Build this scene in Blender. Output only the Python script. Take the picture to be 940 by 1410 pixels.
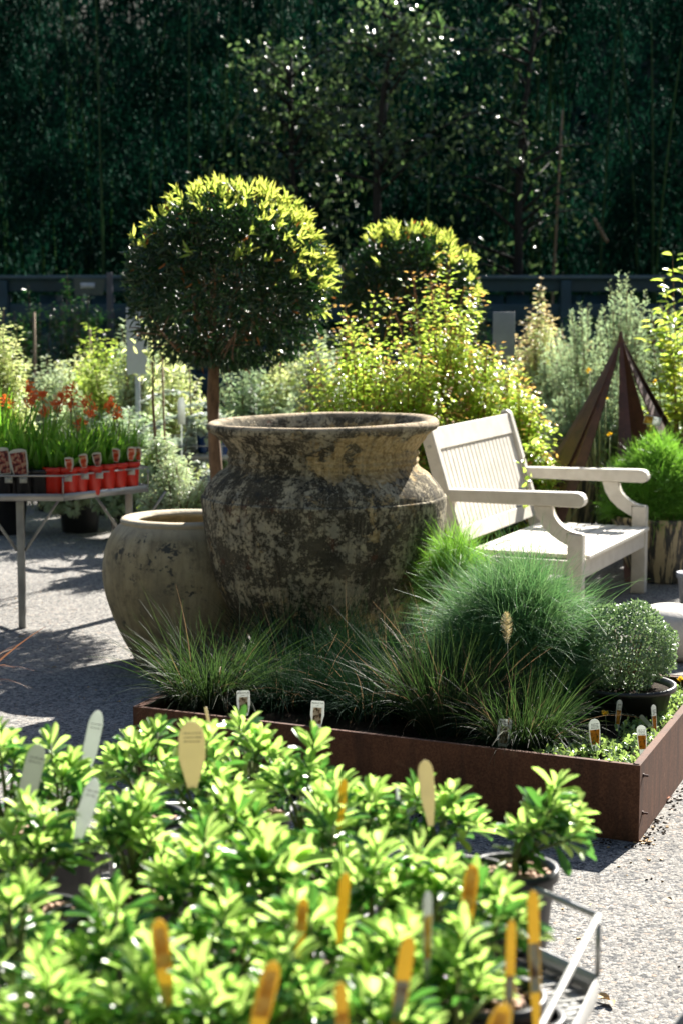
import bpy, math, random
import numpy as np
from mathutils import Vector, Matrix

for o in list(bpy.data.objects): bpy.data.objects.remove(o)
S = bpy.context.scene
C = S.collection
R = math.radians

# ---------------------------------------------------------------- camera
CAM_H, FPX, PITCH = 1.5, 2500.0, math.atan(305/2500.0)
cam_d = bpy.data.cameras.new("camera"); cam = bpy.data.objects.new("camera", cam_d); C.objects.link(cam)
cam.location = (0, 0, CAM_H); cam.rotation_euler = (R(90)-PITCH, 0, 0)
cam_d.sensor_fit = 'HORIZONTAL'; cam_d.sensor_width = 24; cam_d.lens = FPX/940*24
cam_d.clip_start = 0.05; cam_d.clip_end = 500
cam_d.dof.use_dof = True; cam_d.dof.focus_distance = 4.7; cam_d.dof.aperture_fstop = 6.0
S.camera = cam

# ---------------------------------------------------------------- sky, sun, exposure
SUN_EL, SUN_AZ = 36.0, 29.0          # azimuth from +Y towards +X
w = bpy.data.worlds.new("World"); S.world = w; w.use_nodes = True
wn = w.node_tree; wn.nodes.clear()
sky = wn.nodes.new('ShaderNodeTexSky'); sky.sky_type = 'NISHITA'; sky.sun_disc = False
sky.sun_elevation = R(SUN_EL); sky.sun_rotation = R(SUN_AZ)
bg = wn.nodes.new('ShaderNodeBackground'); bg.inputs[1].default_value = 0.05
wo = wn.nodes.new('ShaderNodeOutputWorld')
wn.links.new(sky.outputs[0], bg.inputs[0]); wn.links.new(bg.outputs[0], wo.inputs[0])
sd = bpy.data.lights.new("sun", 'SUN'); sun = bpy.data.objects.new("sun", sd); C.objects.link(sun)
sd.energy = 5.0; sd.angle = R(0.5); sd.color = (1.0, 0.95, 0.86)
sv = Vector((math.sin(R(SUN_AZ))*math.cos(R(SUN_EL)), math.cos(R(SUN_AZ))*math.cos(R(SUN_EL)), math.sin(R(SUN_EL))))
sun.rotation_euler = sv.to_track_quat('Z', 'Y').to_euler(); sun.location = sv*60
S.view_settings.view_transform = 'Standard'; S.view_settings.look = 'None'
S.view_settings.gamma = 1; S.view_settings.use_curve_mapping = False
S.view_settings.exposure = 1.9
S.render.engine = 'CYCLES'
S.cycles.max_bounces = 8; S.cycles.diffuse_bounces = 3; S.cycles.glossy_bounces = 2
S.cycles.transmission_bounces = 4; S.cycles.use_denoising = True
S.cycles.sample_clamp_indirect = 4.0; S.cycles.caustics_reflective = False; S.cycles.caustics_refractive = False
S.cycles.blur_glossy = 0.5

# ---------------------------------------------------------------- pixel -> place helpers (measurements taken from the photograph)
def ray(x, y):
    c, s = math.cos(PITCH), math.sin(PITCH)
    cx, cy, cz = (x-470)/FPX, (705-y)/FPX, 1.0
    return np.array([cx, cz*c+cy*s, -cz*s+cy*c])
def at(x, y, z=0.0):
    d = ray(x, y); t = (z-CAM_H)/d[2]; return np.array([d[0]*t, d[1]*t, z])
def atd(x, y, Y):
    d = ray(x, y); t = Y/d[1]; return np.array([d[0]*t, Y, CAM_H+d[2]*t])

# ---------------------------------------------------------------- mesh helpers
rng = np.random.default_rng(11)
def nrm(a): return a/np.maximum(np.linalg.norm(a, axis=-1, keepdims=True), 1e-9)
class MB:
    def __init__(s): s.V = []; s.F = []; s.n = 0
    def add(s, vf, mi=0, smooth=True):
        V, F = vf; V = np.asarray(V, float)
        if isinstance(F, np.ndarray): s.F.append((F+s.n, mi, smooth))
        else:
            by = {}
            for f in F: by.setdefault(len(f), []).append(f)
            for k, fs in by.items(): s.F.append((np.array(fs)+s.n, mi, smooth))
        s.V.append(V); s.n += len(V); return s
    def build(s, name, mats, parent=None, loc=None, rot=None, bevel=None, seg=2):
        me = bpy.data.meshes.new(name)
        V = np.concatenate(s.V); nl = sum(f.size for f, _, _ in s.F); nf = sum(len(f) for f, _, _ in s.F)
        me.vertices.add(len(V)); me.vertices.foreach_set('co', V.astype(np.float32).ravel())
        me.loops.add(nl); me.loops.foreach_set('vertex_index', np.concatenate([f.ravel() for f, _, _ in s.F]).astype(np.int32))
        me.polygons.add(nf)
        tot = np.concatenate([np.full(len(f), f.shape[1]) for f, _, _ in s.F]).astype(np.int32)
        st = np.concatenate([[0], np.cumsum(tot)[:-1]]).astype(np.int32)
        me.polygons.foreach_set('loop_start', st)
        me.polygons.foreach_set('material_index', np.concatenate([np.full(len(f), m) for f, m, _ in s.F]).astype(np.int32))
        me.polygons.foreach_set('use_smooth', np.concatenate([np.full(len(f), q) for f, _, q in s.F]))
        me.update(calc_edges=True); me.validate()
        for m in (mats if isinstance(mats, (list, tuple)) else [mats]): me.materials.append(m)
        o = bpy.data.objects.new(name, me); C.objects.link(o)
        if parent is not None: o.parent = parent
        if loc is not None: o.location = loc
        if rot is not None: o.rotation_euler = rot
        if bevel:
            b = o.modifiers.new('bevel', 'BEVEL'); b.width = bevel; b.segments = seg; b.limit_method = 'ANGLE'; b.angle_limit = R(35)
        return o
def tag(o, label=None, cat=None, group=None, kind=None):
    if label: o['label'] = label
    if cat: o['category'] = cat
    if group: o['group'] = group
    if kind: o['kind'] = kind
    return o
def thing(name, label, cat, loc, rz=0, group=None):
    o = bpy.data.objects.new(name, None); C.objects.link(o); o.empty_display_size = .1
    o.location = [float(v) for v in loc]; o.rotation_euler = (0, 0, rz)
    return tag(o, label, cat, group)
BOXF = [(0,3,2,1),(4,5,6,7),(0,1,5,4),(1,2,6,5),(2,3,7,6),(3,0,4,7)]
def box(c, s, M=None):
    x, y, z = s[0]/2, s[1]/2, s[2]/2
    V = np.array([(-x,-y,-z),(x,-y,-z),(x,y,-z),(-x,y,-z),(-x,-y,z),(x,-y,z),(x,y,z),(-x,y,z)])
    if M is not None: V = V@np.asarray(M).T
    return V+np.array(c), BOXF
def beam(p, q, w, h, up=(0,0,1)):
    p, q = np.array(p, float), np.array(q, float); d = nrm(q-p); s = nrm(np.cross(d, up)); u = np.cross(s, d)
    V = [a+s*i*w/2+u*j*h/2 for a in (p, q) for i, j in ((-1,-1),(1,-1),(1,1),(-1,1))]
    return np.array(V), BOXF
def tube(P, r, n=8, cap=True):
    P = np.asarray(P, float); m = len(P); r = np.broadcast_to(r, (m,)) if np.ndim(r) else np.full(m, r)
    T = nrm(np.gradient(P, axis=0)); a = np.array([0,0,1.]) if abs(T[0,2]) < .8 else np.array([1.,0,0])
    s = nrm(np.cross(T, a)); u = np.cross(s, T); an = np.linspace(0, 2*np.pi, n, endpoint=False)
    V = (P[:,None]+r[:,None,None]*(np.cos(an)[None,:,None]*s[:,None]+np.sin(an)[None,:,None]*u[:,None])).reshape(-1,3)
    F = [(i*n+j, i*n+(j+1)%n, (i+1)*n+(j+1)%n, (i+1)*n+j) for i in range(m-1) for j in range(n)]
    if cap: F += [tuple(range(n))[::-1], tuple((m-1)*n+j for j in range(n))]
    return V, F
def lathe(prof, n=48, c=(0,0,0), close=True):
    prof = np.array(prof, float); m = len(prof); an = np.linspace(0, 2*np.pi, n, endpoint=False)
    V = np.stack([prof[:,0,None]*np.cos(an), prof[:,0,None]*np.sin(an), np.repeat(prof[:,1,None], n, 1)], -1).reshape(-1,3)
    F = [(i*n+j, i*n+(j+1)%n, (i+1)*n+(j+1)%n, (i+1)*n+j) for i in range(m-1) for j in range(n)]
    return V+np.array(c), F
def smooth_prof(pts, k=6):
    P = np.array(pts, float); P = np.vstack([2*P[0]-P[1], P, 2*P[-1]-P[-2]]); out = []
    for i in range(1, len(P)-2):
        for t in np.linspace(0, 1, k, endpoint=False):
            a, b, c, d = P[i-1], P[i], P[i+1], P[i+2]
            out.append(.5*((2*b)+(-a+c)*t+(2*a-5*b+4*c-d)*t*t+(-a+3*b-3*c+d)*t**3))
    out.append(P[-2]); return np.array(out)
def prism(out, h0, h1, ax='z'):
    o = np.array(out, float); n = len(o)
    def lift(h):
        if ax == 'z': return np.c_[o, np.full(n, h)]
        if ax == 'y': return np.c_[o[:,0], np.full(n, h), o[:,1]]
        return np.c_[np.full(n, h), o]
    V = np.vstack([lift(h0), lift(h1)])
    F = [tuple(range(n))[::-1], tuple(range(n, 2*n))]+[(i, (i+1)%n, n+(i+1)%n, n+i) for i in range(n)]
    return V, F
# leaf outlines: (side, along, normal)
def _t(rows, tip=1.0, curl=.06, fold=.12):
    V = [(0,0,0)]; F = []
    for y, wd in rows:
        z = -curl*y*y*2
        V += [(-wd/2, y, z+fold*wd), (0, y, z), (wd/2, y, z+fold*wd)]
    V.append((0, tip, -curl*2)); k = len(rows)
    F.append((0,2,1)); F.append((0,3,2))
    for i in range(k-1):
        a = 1+3*i; b = a+3
        F += [(a,a+1,b+1,b), (a+1,a+2,b+2,b+1)]
    a = 1+3*(k-1); F += [(a,a+1,3*k+1), (a+1,a+2,3*k+1)]
    return np.array(V), F
OBOV = _t([(.25,.45),(.5,.8),(.72,1.0),(.9,.75)], 1.0)
OVAL = _t([(.25,.8),(.5,1.0),(.78,.7)])
LANCE = _t([(.3,.95),(.65,.75)], curl=.12)
KITE = (np.array([(0,0,0),(-.5,.45,.08),(.5,.45,.08),(0,1,-.12)]), [(0,2,3),(0,3,1)])
def leaves(P, D, N, L, W, T):
    tv, tf = T; n = len(P); D = nrm(D); Sd = nrm(np.cross(D, N)); N = np.cross(Sd, D)
    L = np.broadcast_to(L, (n,)); W = np.broadcast_to(W, (n,))
    V = (P[:,None]+tv[None,:,0,None]*(Sd*W[:,None])[:,None]+tv[None,:,1,None]*(D*L[:,None])[:,None]+tv[None,:,2,None]*(N*L[:,None])[:,None])
    k = len(tv); off = (np.arange(n)*k)[:,None,None]; out = []
    by = {}
    for f in tf: by.setdefault(len(f), []).append(f)
    return V.reshape(-1,3), [(np.array(fs)[None]+off).reshape(-1, q) for q, fs in by.items()]
def addl(mb, lv, mi=0, smooth=True):
    V, Fs = lv; base = mb.n; mb.V.append(V); mb.n += len(V)
    for F in Fs: mb.F.append((F+base, mi, smooth))
def blades(P, D, L, W, droop, segs=4, curl=0.0, taper=.7):
    n = len(P); D = nrm(D); L = np.broadcast_to(L, (n,)); W = np.broadcast_to(W, (n,)); droop = np.broadcast_to(droop, (n,))
    side = nrm(np.cross(D, nrm(rng.normal(size=(n,3))*.6+np.array([0,0,1.])))); t = np.linspace(0, 1, segs+1)
    cv = nrm(rng.normal(size=(n,3)))*curl
    Cn = P[:,None]+(D*L[:,None])[:,None]*t[None,:,None]
    Cn[:,:,2] -= (droop*L)[:,None]*t[None]**2
    Cn = Cn+(cv*L[:,None])[:,None]*(t**2)[None,:,None]
    wd = (W[:,None]*np.maximum(1-t, .04)[None]**taper)/2
    V = np.stack([Cn-side[:,None]*wd[...,None], Cn+side[:,None]*wd[...,None]], 2).reshape(-1,3)
    b = (np.arange(n)*(segs+1)*2)[:,None]+(np.arange(segs)*2)[None]
    F = np.stack([b, b+1, b+3, b+2], -1).reshape(-1,4)
    return V, [F]
def rdir(n): return nrm(rng.normal(size=(n,3)))
def U(a, b, n=None): return rng.uniform(a, b, n)

# ---------------------------------------------------------------- materials
MATS = {}
def newmat(name):
    m = bpy.data.materials.new(name); m.use_nodes = True; nt = m.node_tree; nt.nodes.clear()
    class T: pass
    t = T(); t.m = m; t.nt = nt
    def N(ty, ins=None, **at_):
        nd = nt.nodes.new(ty)
        for k, v in at_.items(): setattr(nd, k, v)
        for k, v in (ins or {}).items():
            sk = nd.inputs[k]
            if isinstance(v, bpy.types.NodeSocket): nt.links.new(v, sk)
            else:
                if isinstance(v, (tuple, list)) and len(v) == 3 and sk.type == 'RGBA': v = (*v, 1)
                sk.default_value = v
        return nd
    def ramp(fac, stops, interp='LINEAR'):
        r = N('ShaderNodeValToRGB', {'Fac': fac}); cr = r.color_ramp; cr.interpolation = interp
        while len(cr.elements) < len(stops): cr.elements.new(.5)
        for e, (p, c) in zip(cr.elements, stops):
            e.position = p; e.color = (*c, 1) if isinstance(c, (tuple, list)) else (c, c, c, 1)
        return r.outputs['Color']
    def noise(scale, detail=4, rough=.6, vec=None, dist=0):
        ins = {'Scale': scale, 'Detail': detail, 'Roughness': rough, 'Distortion': dist}
        if vec is not None: ins['Vector'] = vec
        else: ins['Vector'] = t.obj
        return N('ShaderNodeTexNoise', ins).outputs['Fac']
    def mix(f, a, b, mode='MIX'):
        x = N('ShaderNodeMix', data_type='RGBA', blend_type=mode)
        for sk, v in ((x.inputs[0], f), (x.inputs[6], a), (x.inputs[7], b)):
            if isinstance(v, bpy.types.NodeSocket): nt.links.new(v, sk)
            else: sk.default_value = (*v, 1) if isinstance(v, (tuple, list)) else v
        return x.outputs[2]
    def math_(op, a, b=0.0):
        x = N('ShaderNodeMath', operation=op)
        for sk, v in ((x.inputs[0], a), (x.inputs[1], b)):
            if isinstance(v, bpy.types.NodeSocket): nt.links.new(v, sk)
            else: sk.default_value = v
        return x.outputs[0]
    def out(sh): nt.links.new(sh, N('ShaderNodeOutputMaterial').inputs[0])
    def bsdf(col, rough=.6, bump=None, bs=.4, bd=.01, metal=0, spec=.5):
        ins = {'Base Color': col, 'Roughness': rough, 'Metallic': metal, 'Specular IOR Level': spec}
        if bump is not None: ins['Normal'] = N('ShaderNodeBump', {'Height': bump, 'Strength': bs, 'Distance': bd}).outputs[0]
        return N('ShaderNodeBsdfPrincipled', ins).outputs[0]
    tc = N('ShaderNodeTexCoord'); t.obj = tc.outputs['Object']; t.gen = tc.outputs['Generated']
    t.N, t.ramp, t.noise, t.mix, t.math, t.out, t.bsdf = N, ramp, noise, mix, math_, out, bsdf
    MATS[name] = m
    return t
def leafmat(name, stops, trans, tw=.5, rough=.4, spec=.5, tr2=None):
    """stops: leaf colours picked at random per leaf; trans: colour of light let through"""
    t = newmat(name); g = t.N('ShaderNodeNewGeometry'); rnd = g.outputs['Random Per Island']
    n = len(stops); col = t.ramp(rnd, [(i/(max(n-1,1)), c) for i, c in enumerate(stops)])
    p = t.bsdf(col, rough, spec=spec)
    tcol = t.mix(rnd, trans, tr2) if tr2 else t.mix(0.0, trans, trans)
    tr = t.N('ShaderNodeBsdfTranslucent', {'Color': tcol}).outputs[0]
    mx = t.N('ShaderNodeMixShader', {0: tw, 1: p, 2: tr}); t.out(mx.outputs[0]); return t.m
def flat(name, col, rough=.6, var=.25, scale=6, bs=0, bscale=60, metal=0, spec=.5):
    t = newmat(name); n = t.noise(scale, 5)
    c2 = tuple(v*(1-var) for v in col); c1 = tuple(min(1, v*(1+var*.5)) for v in col)
    c = t.ramp(n, [(.3, c2), (.7, c1)])
    t.out(t.bsdf(c, rough, t.noise(bscale, 5) if bs else None, bs, .004, metal, spec)); return t.m
# asphalt with bound pale stones
t = newmat('asphalt')
wrp = t.N('ShaderNodeVectorMath', {0: t.obj, 1: t.N('ShaderNodeVectorMath', {0: t.N('ShaderNodeTexNoise', {'Vector': t.obj, 'Scale': 60.0, 'Detail': 3.0}).outputs['Color'], 3: .008}, operation='SCALE').outputs[0]}, operation='ADD').outputs[0]
v1 = t.N('ShaderNodeTexVoronoi', {'Vector': wrp, 'Scale': 105.0, 'Randomness': 1.0})
v2 = t.N('ShaderNodeTexVoronoi', {'Vector': t.obj, 'Scale': 240.0, 'Randomness': 1.0})
ve = t.N('ShaderNodeTexVoronoi', {'Vector': wrp, 'Scale': 105.0, 'Randomness': 1.0}, feature='DISTANCE_TO_EDGE')
sp = t.N('ShaderNodeSeparateColor', {0: v1.outputs['Color']})
stone = t.ramp(sp.outputs[0], [(0, (.012,.012,.014)), (.2, (.03,.03,.03)), (.3, (.16,.15,.132)), (.6, (.27,.25,.22)), (.93, (.4,.37,.325)), (1, (.36,.24,.16))])
gap = t.ramp(ve.outputs['Distance'], [(.0, .2), (.12, 1.0)])
c = t.mix(1.0, stone, gap, 'MULTIPLY')
fine = t.N('ShaderNodeSeparateColor', {0: v2.outputs['Color']}).outputs[1]
c = t.mix(.3, c, t.ramp(fine, [(0, .08), (.4, .3), (1, .5)]))
st = t.ramp(t.noise(.8, 6, .65), [(.3, .74), (.62, 1.0)])
c = t.mix(1.0, c, st, 'MULTIPLY')
st2 = t.ramp(t.noise(4.5, 7, .75), [(.6, 0.0), (.76, .4)])
c = t.mix(st2, c, (.16,.12,.085))
h = t.math('ADD', t.math('MULTIPLY', t.math('MINIMUM', ve.outputs['Distance'], .25), 1.5), t.math('MULTIPLY', sp.outputs[1], .35))
t.out(t.bsdf(c, .9, h, .5, .004, spec=.15))

# old urn: dark body, red clay, ochre and pale lichen crusts
t = newmat('urn_clay')
sepz = t.N('ShaderNodeSeparateXYZ', {0: t.obj})
X_, Z_ = sepz.outputs[0], sepz.outputs[2]
def mr(v, a, b, lo=0.0, hi=1.0): return t.N('ShaderNodeMapRange', {0: v, 1: a, 2: b, 3: lo, 4: hi}, interpolation_type='SMOOTHSTEP').outputs[0]
mul = lambda a, b: t.math('MULTIPLY', a, b)
add = lambda a, b: t.math('ADD', a, b)
c = t.ramp(t.noise(7, 9, .72), [(.3, (.034,.031,.025)), (.45, (.075,.068,.05)), (.6, (.14,.12,.085)), (.75, (.24,.2,.14))])
c = t.mix(t.ramp(t.noise(5.2, 8, .7, dist=.3), [(.6, 0.0), (.64, .7)]), c, (.15,.065,.042))
c = t.mix(mul(t.ramp(t.noise(11.0, 6, .7), [(.54, 0.0), (.6, .6)]), add(mul(mr(Z_, .68, .74), mr(Z_, .86, .78)), .12)), c, (.035,.042,.052))
spk = t.noise(62, 8, .8); cl = t.noise(8.5, 6, .7, dist=.2)
m1 = t.ramp(add(mul(spk, .55), mul(cl, .45)), [(.503, 0.0), (.518, 1.0)])
c = t.mix(mul(m1, .8), c, t.ramp(t.noise(14, 4), [(.35, (.4,.37,.29)), (.65, (.7,.6,.4))]))
m1c = t.ramp(t.noise(95, 5, .8), [(.56, 0.0), (.6, .55)])
c = t.mix(m1c, c, (.22,.2,.16))
nk = mul(mul(mr(X_, -.12, .04), mr(Z_, .76, .82)), mr(Z_, .975, .95))
st1 = mul(mul(mr(X_, .12, .18), mr(X_, .32, .24)), mr(Z_, .5, .6))
lowr = mul(mr(Z_, .42, .3), mr(X_, -.3, -.1))
o1 = add(t.noise(13, 11, .78, dist=.5), add(mul(nk, .15), add(mul(st1, .09), mul(lowr, .065))))
m2 = t.ramp(o1, [(.6, 0.0), (.615, 1.0)])
c = t.mix(m2, c, t.ramp(t.noise(60, 6, .75), [(.35, (.25,.17,.08)), (.5, (.55,.41,.21)), (.68, (.7,.59,.4))]))
band = mul(mr(Z_, .80, .83), mr(Z_, .91, .88)); rg = mul(band, t.N('ShaderNodeMath', {0: mul(Z_, 230.0)}, operation='SINE').outputs[0])
rim = mul(mr(Z_, .975, 1.0), t.ramp(t.noise(22, 7, .75), [(.42, .05), (.52, 1.0)]))
Y_ = sepz.outputs[1]; an_ = t.math('ARCTAN2', X_, t.math('MULTIPLY', Y_, -1.0))
def streak(sc_, lo, hi): return t.ramp(t.noise(sc_, 6, .65, vec=t.N('ShaderNodeCombineXYZ', {0: mul(an_, 3.0), 1: mul(Z_, .55), 2: 0.0}).outputs[0]), [(lo, 0.0), (hi, 1.0)])
c = t.mix(mul(streak(4.0, .5, .62), .5), c, (.045,.038,.03)); c = t.mix(mul(mul(streak(7.0, .56, .66), mr(Z_, .1, .6)), .35), c, (.42,.36,.26))
c = t.mix(rim, c, (.5,.4,.28))
ht = add(add(mul(m1, .25), mul(m2, .45)), add(mul(t.noise(40, 8, .78), .9), add(mul(t.noise(11, 6), .6), mul(rg, .35))))
t.out(t.bsdf(c, .92, ht, .85, .007, spec=.08))

# pale ochre bowl
t = newmat('bowl_clay')
c = t.ramp(t.noise(3.5, 7, .65), [(.3, (.2,.18,.13)), (.5, (.4,.33,.2)), (.72, (.52,.44,.3))])
c = t.mix(t.ramp(t.noise(18, 7, .7), [(.5, 0.0), (.66, .6)]), c, (.12,.1,.075))
sp1 = t.math('MULTIPLY', t.ramp(t.noise(4, 3, .5), [(.5, 0.0), (.58, 1.0)]), t.ramp(t.noise(19, 7, .7, dist=.3), [(.56, 0.0), (.59, .9)]))
c = t.mix(sp1, c, (.035,.045,.055))
zb = t.N('ShaderNodeSeparateXYZ', {0: t.obj}).outputs[2]
rm = t.ramp(t.N('ShaderNodeMapRange', {0: zb, 1: .535, 2: .58, 3: 0.0, 4: 1.0}).outputs[0], [(0, 0.0), (1, .6)])
sb_ = t.N('ShaderNodeSeparateXYZ', {0: t.obj}); ab_ = t.math('ARCTAN2', sb_.outputs[0], t.math('MULTIPLY', sb_.outputs[1], -1.0))
stv = t.N('ShaderNodeCombineXYZ', {0: t.math('MULTIPLY', ab_, 2.5), 1: t.math('MULTIPLY', sb_.outputs[2], .8), 2: 0.0}).outputs[0]
c = t.mix(t.ramp(t.noise(3.5, 6, .65, vec=stv), [(.45, 0.0), (.7, .6)]), c, (.15,.125,.085))
c = t.mix(rm, c, (.55,.48,.37))
t.out(t.bsdf(c, .85, t.math('ADD', t.noise(30, 7, .7), t.noise(6, 5)), .55, .008, spec=.2))
t = newmat('bowl_cement'); 
t.out(t.bsdf(t.ramp(t.noise(12, 6), [(.3, (.3,.26,.2)), (.7, (.52,.47,.38))]), .9, t.noise(70, 6), .5, .003))
# striped glazed pot
t = newmat('striped_glaze')
sx = t.N('ShaderNodeSeparateXYZ', {0: t.obj}); ang = t.math('ARCTAN2', sx.outputs[1], sx.outputs[0])
cv = t.N('ShaderNodeCombineXYZ', {0: t.math('MULTIPLY', ang, 2.2), 1: t.math('MULTIPLY', sx.outputs[2], .9), 2: 0.0}).outputs[0]
c = t.ramp(t.noise(3.0, 5, .6, vec=cv), [(.47, (.36,.30,.18)), (.5, (.02,.022,.022)), (.6, (.03,.03,.028)), (.63, (.33,.27,.16))])
c = t.mix(t.ramp(t.noise(30, 5), [(.5, 0.0), (.7, .4)]), c, (.2,.16,.1))
t.out(t.bsdf(c, .45, t.noise(20, 5), .2, .004))

# weathering steel
t = newmat('corten')
n1 = t.noise(5, 8, .7); c = t.ramp(n1, [(.3, (.035,.014,.008)), (.5, (.068,.027,.014)), (.72, (.12,.05,.026))])
c = t.mix(t.ramp(t.noise(140, 4, .8), [(.4, 0.0), (.62, .5)]), c, (.2,.09,.05))
dr_ = t.N('ShaderNodeMapping', {'Vector': t.obj, 'Scale': (26, 26, 2.2)}).outputs[0]
c = t.mix(t.ramp(t.noise(1.0, 5, .6, vec=dr_), [(.5, 0.0), (.68, .55)]), c, (.035,.018,.013))
c = t.mix(t.ramp(t.noise(17, 6, .7), [(.6, 0.0), (.72, .5)]), c, (.22,.12,.07))
t.out(t.bsdf(c, .8, t.noise(160, 4), .25, .001, spec=.3))
t = newmat('dark_rust'); c = t.ramp(t.noise(9, 8, .7), [(.35, (.045,.019,.014)), (.7, (.14,.055,.036))])
t.out(t.bsdf(c, .65, t.noise(90, 5), .3, .001))
# painted timber of the bench
t = newmat('bench_paint')
wv = t.N('ShaderNodeMapping', {'Vector': t.obj, 'Scale': (6, 6, 6)}).outputs[0]
c = t.ramp(t.noise(2.5, 6, .6, vec=wv), [(.3, (.56,.52,.45)), (.6, (.66,.62,.55))])
c = t.mix(t.ramp(t.noise(22, 6, .7), [(.66, 0.0), (.75, .5)]), c, (.42,.38,.31))
gr_ = t.N('ShaderNodeMapping', {'Vector': t.obj, 'Scale': (3, 3, 40)}).outputs[0]
c = t.mix(t.ramp(t.noise(4, 6, .7, vec=gr_), [(.55, 0.0), (.75, .35)]), c, (.4,.37,.31))
c = t.mix(t.ramp(t.noise(55, 6, .8), [(.66, 0.0), (.7, .7)]), c, (.2,.17,.13))
t.out(t.bsdf(c, .55, t.noise(9, 6, vec=gr_), .3, .002, spec=.3))
flat('galvanised', (.42,.42,.41), .42, .3, 9, .2, 120, .55)
flat('table_steel', (.33,.33,.32), .5, .35, 7, .25, 90, .3)
flat('black_plastic', (.018,.019,.022), .42, .3, 8)
flat('red_plastic', (.55,.028,.015), .35, .15, 8)
flat('blue_plastic', (.01,.05,.22), .4, .2, 8)
flat('grey_plastic', (.10,.11,.12), .5, .2, 8)
flat('grey_pot', (.3,.32,.37), .5, .15, 8)
flat('fence_paint', (.014,.055,.08), .6, .4, 3, .3, 30)
flat('fence_edge', (.06,.11,.14), .6, .3, 3)
flat('post_steel', (.09,.09,.11), .5, .3, 6)
flat('board_dark', (.06,.085,.09), .5, .1, 4)
flat('white_board', (.5,.53,.6), .5, .06, 4)
flat('stone_pale', (.62,.58,.53), .8, .2, 12, .4, 60)
def sheet(name, col, tw=.45):
    t = newmat(name); c = t.ramp(t.noise(30, 4), [(.3, tuple(v*.92 for v in col)), (.7, col)])
    t.out(t.N('ShaderNodeMixShader', {0: tw, 1: t.bsdf(c, .4), 2: t.N('ShaderNodeBsdfTranslucent', {'Color': c}).outputs[0]}).outputs[0])
sheet('card_white', (.72,.75,.72)); sheet('card_grey', (.5,.53,.47)); sheet('card_kraft', (.66,.6,.4), .5); sheet('tag_yellow', (.8,.6,.1), .4); sheet('tag_red', (.62,.09,.03), .4)
flat('ink', (.03,.03,.03), .6, .1)
flat('tag_stake', (.55,.42,.06), .45, .2, 40)
flat('fallen_orange', (.5,.13,.03), .7, .4, 60)
flat('fallen_tan', (.5,.33,.14), .7, .4, 60)
flat('terracotta', (.35,.12,.06), .85, .3, 20, .3)
flat('stake_wood', (.3,.21,.13), .8, .3, 20, .3)
def printed(name, base, spots, scale, thr=.5, tw=.5):
    t = newmat(name); n = t.noise(scale, 3, .5); 
    st = [(max(0, thr-.03), base)]; st += [(thr+.03+i*.07, s_) for i, s_ in enumerate(spots)]
    cc = t.ramp(n, st); t.out(t.N('ShaderNodeMixShader', {0: tw, 1: t.bsdf(cc, .35), 2: t.N('ShaderNodeBsdfTranslucent', {'Color': cc}).outputs[0]}).outputs[0]); return t.m
printed('print_orange', (.09,.10,.03), [(.55,.2,.01), (.75,.33,.02)], 110, .42)
printed('print_red', (.6,.06,.02), [(.75,.16,.06), (.8,.6,.5)], 50, .5)
printed('print_pink', (.12,.03,.04), [(.5,.12,.10), (.6,.42,.3)], 50, .48)
printed('print_amber', (.62,.36,.03), [(.75,.5,.06), (.85,.7,.2)], 45, .45, .55)
printed('print_grass', (.7,.62,.48), [(.35,.24,.13), (.05,.06,.04)], 70, .52, .5)
printed('print_bluegrey', (.35,.45,.5), [(.5,.52,.5), (.16,.1,.06)], 40, .5)
# bark and soil
t = newmat('bark_brown'); mp = t.N('ShaderNodeMapping', {'Vector': t.obj, 'Scale': (1,1,.35)}).outputs[0]
c = t.ramp(t.noise(35, 7, .7, vec=mp), [(.3, (.09,.052,.03)), (.7, (.26,.16,.095))])
t.out(t.bsdf(c, .85, t.noise(50, 6, .7, vec=mp), .6, .006))
t = newmat('stem_red'); t.out(t.bsdf(t.ramp(t.noise(20, 4), [(.3, (.16,.05,.02)), (.7, (.28,.1,.04))]), .6))
flat('stem_green', (.13,.16,.05), .6, .3, 20)
t = newmat('soil'); c = t.ramp(t.noise(60, 7, .75), [(.35, (.012,.009,.007)), (.6, (.05,.036,.025)), (.8, (.12,.085,.06))])
t.out(t.bsdf(c, .95, t.noise(80, 7, .7), 1.0, .01, spec=.1))
flat('bark_dark', (.02,.018,.014), .9, .4, 20, .4)
flat('bark_chip', (.42,.27,.19), .85, .4, 60, .3)
flat('hill_soil', (.03,.035,.02), .95, .5, 1.5, .5, 5)  # soil of the banks added to block light
# foliage
G = leafmat
M = MATS
G('leaf_pitto', [(.07,.17,.03), (.13,.26,.05), (.2,.34,.08), (.28,.42,.14)], (.45,.74,.13), .56, .3, .5, (.7,.92,.26))
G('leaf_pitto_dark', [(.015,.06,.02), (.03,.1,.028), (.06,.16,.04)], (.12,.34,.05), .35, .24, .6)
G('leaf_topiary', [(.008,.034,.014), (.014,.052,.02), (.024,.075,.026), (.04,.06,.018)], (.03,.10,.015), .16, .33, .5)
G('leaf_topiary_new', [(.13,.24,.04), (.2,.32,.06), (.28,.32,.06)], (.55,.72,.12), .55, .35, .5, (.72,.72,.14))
G('leaf_brown', [(.22,.08,.02), (.3,.12,.03)], (.4,.14,.03), .4, .5)
G('leaf_lime', [(.09,.18,.02), (.17,.27,.03), (.25,.31,.04)], (.5,.78,.09), .56, .28, .5, (.78,.88,.15))
G('leaf_lime_old', [(.02,.06,.012), (.05,.11,.02)], (.12,.25,.02), .3, .25)
G('leaf_copper', [(.4,.2,.05), (.42,.12,.04), (.45,.33,.1)], (.8,.5,.12), .5, .3)
G('leaf_silver', [(.28,.38,.24), (.42,.5,.38), (.6,.65,.55)], (.55,.72,.42), .5, .45, .4, (.5,.55,.25))
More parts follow.
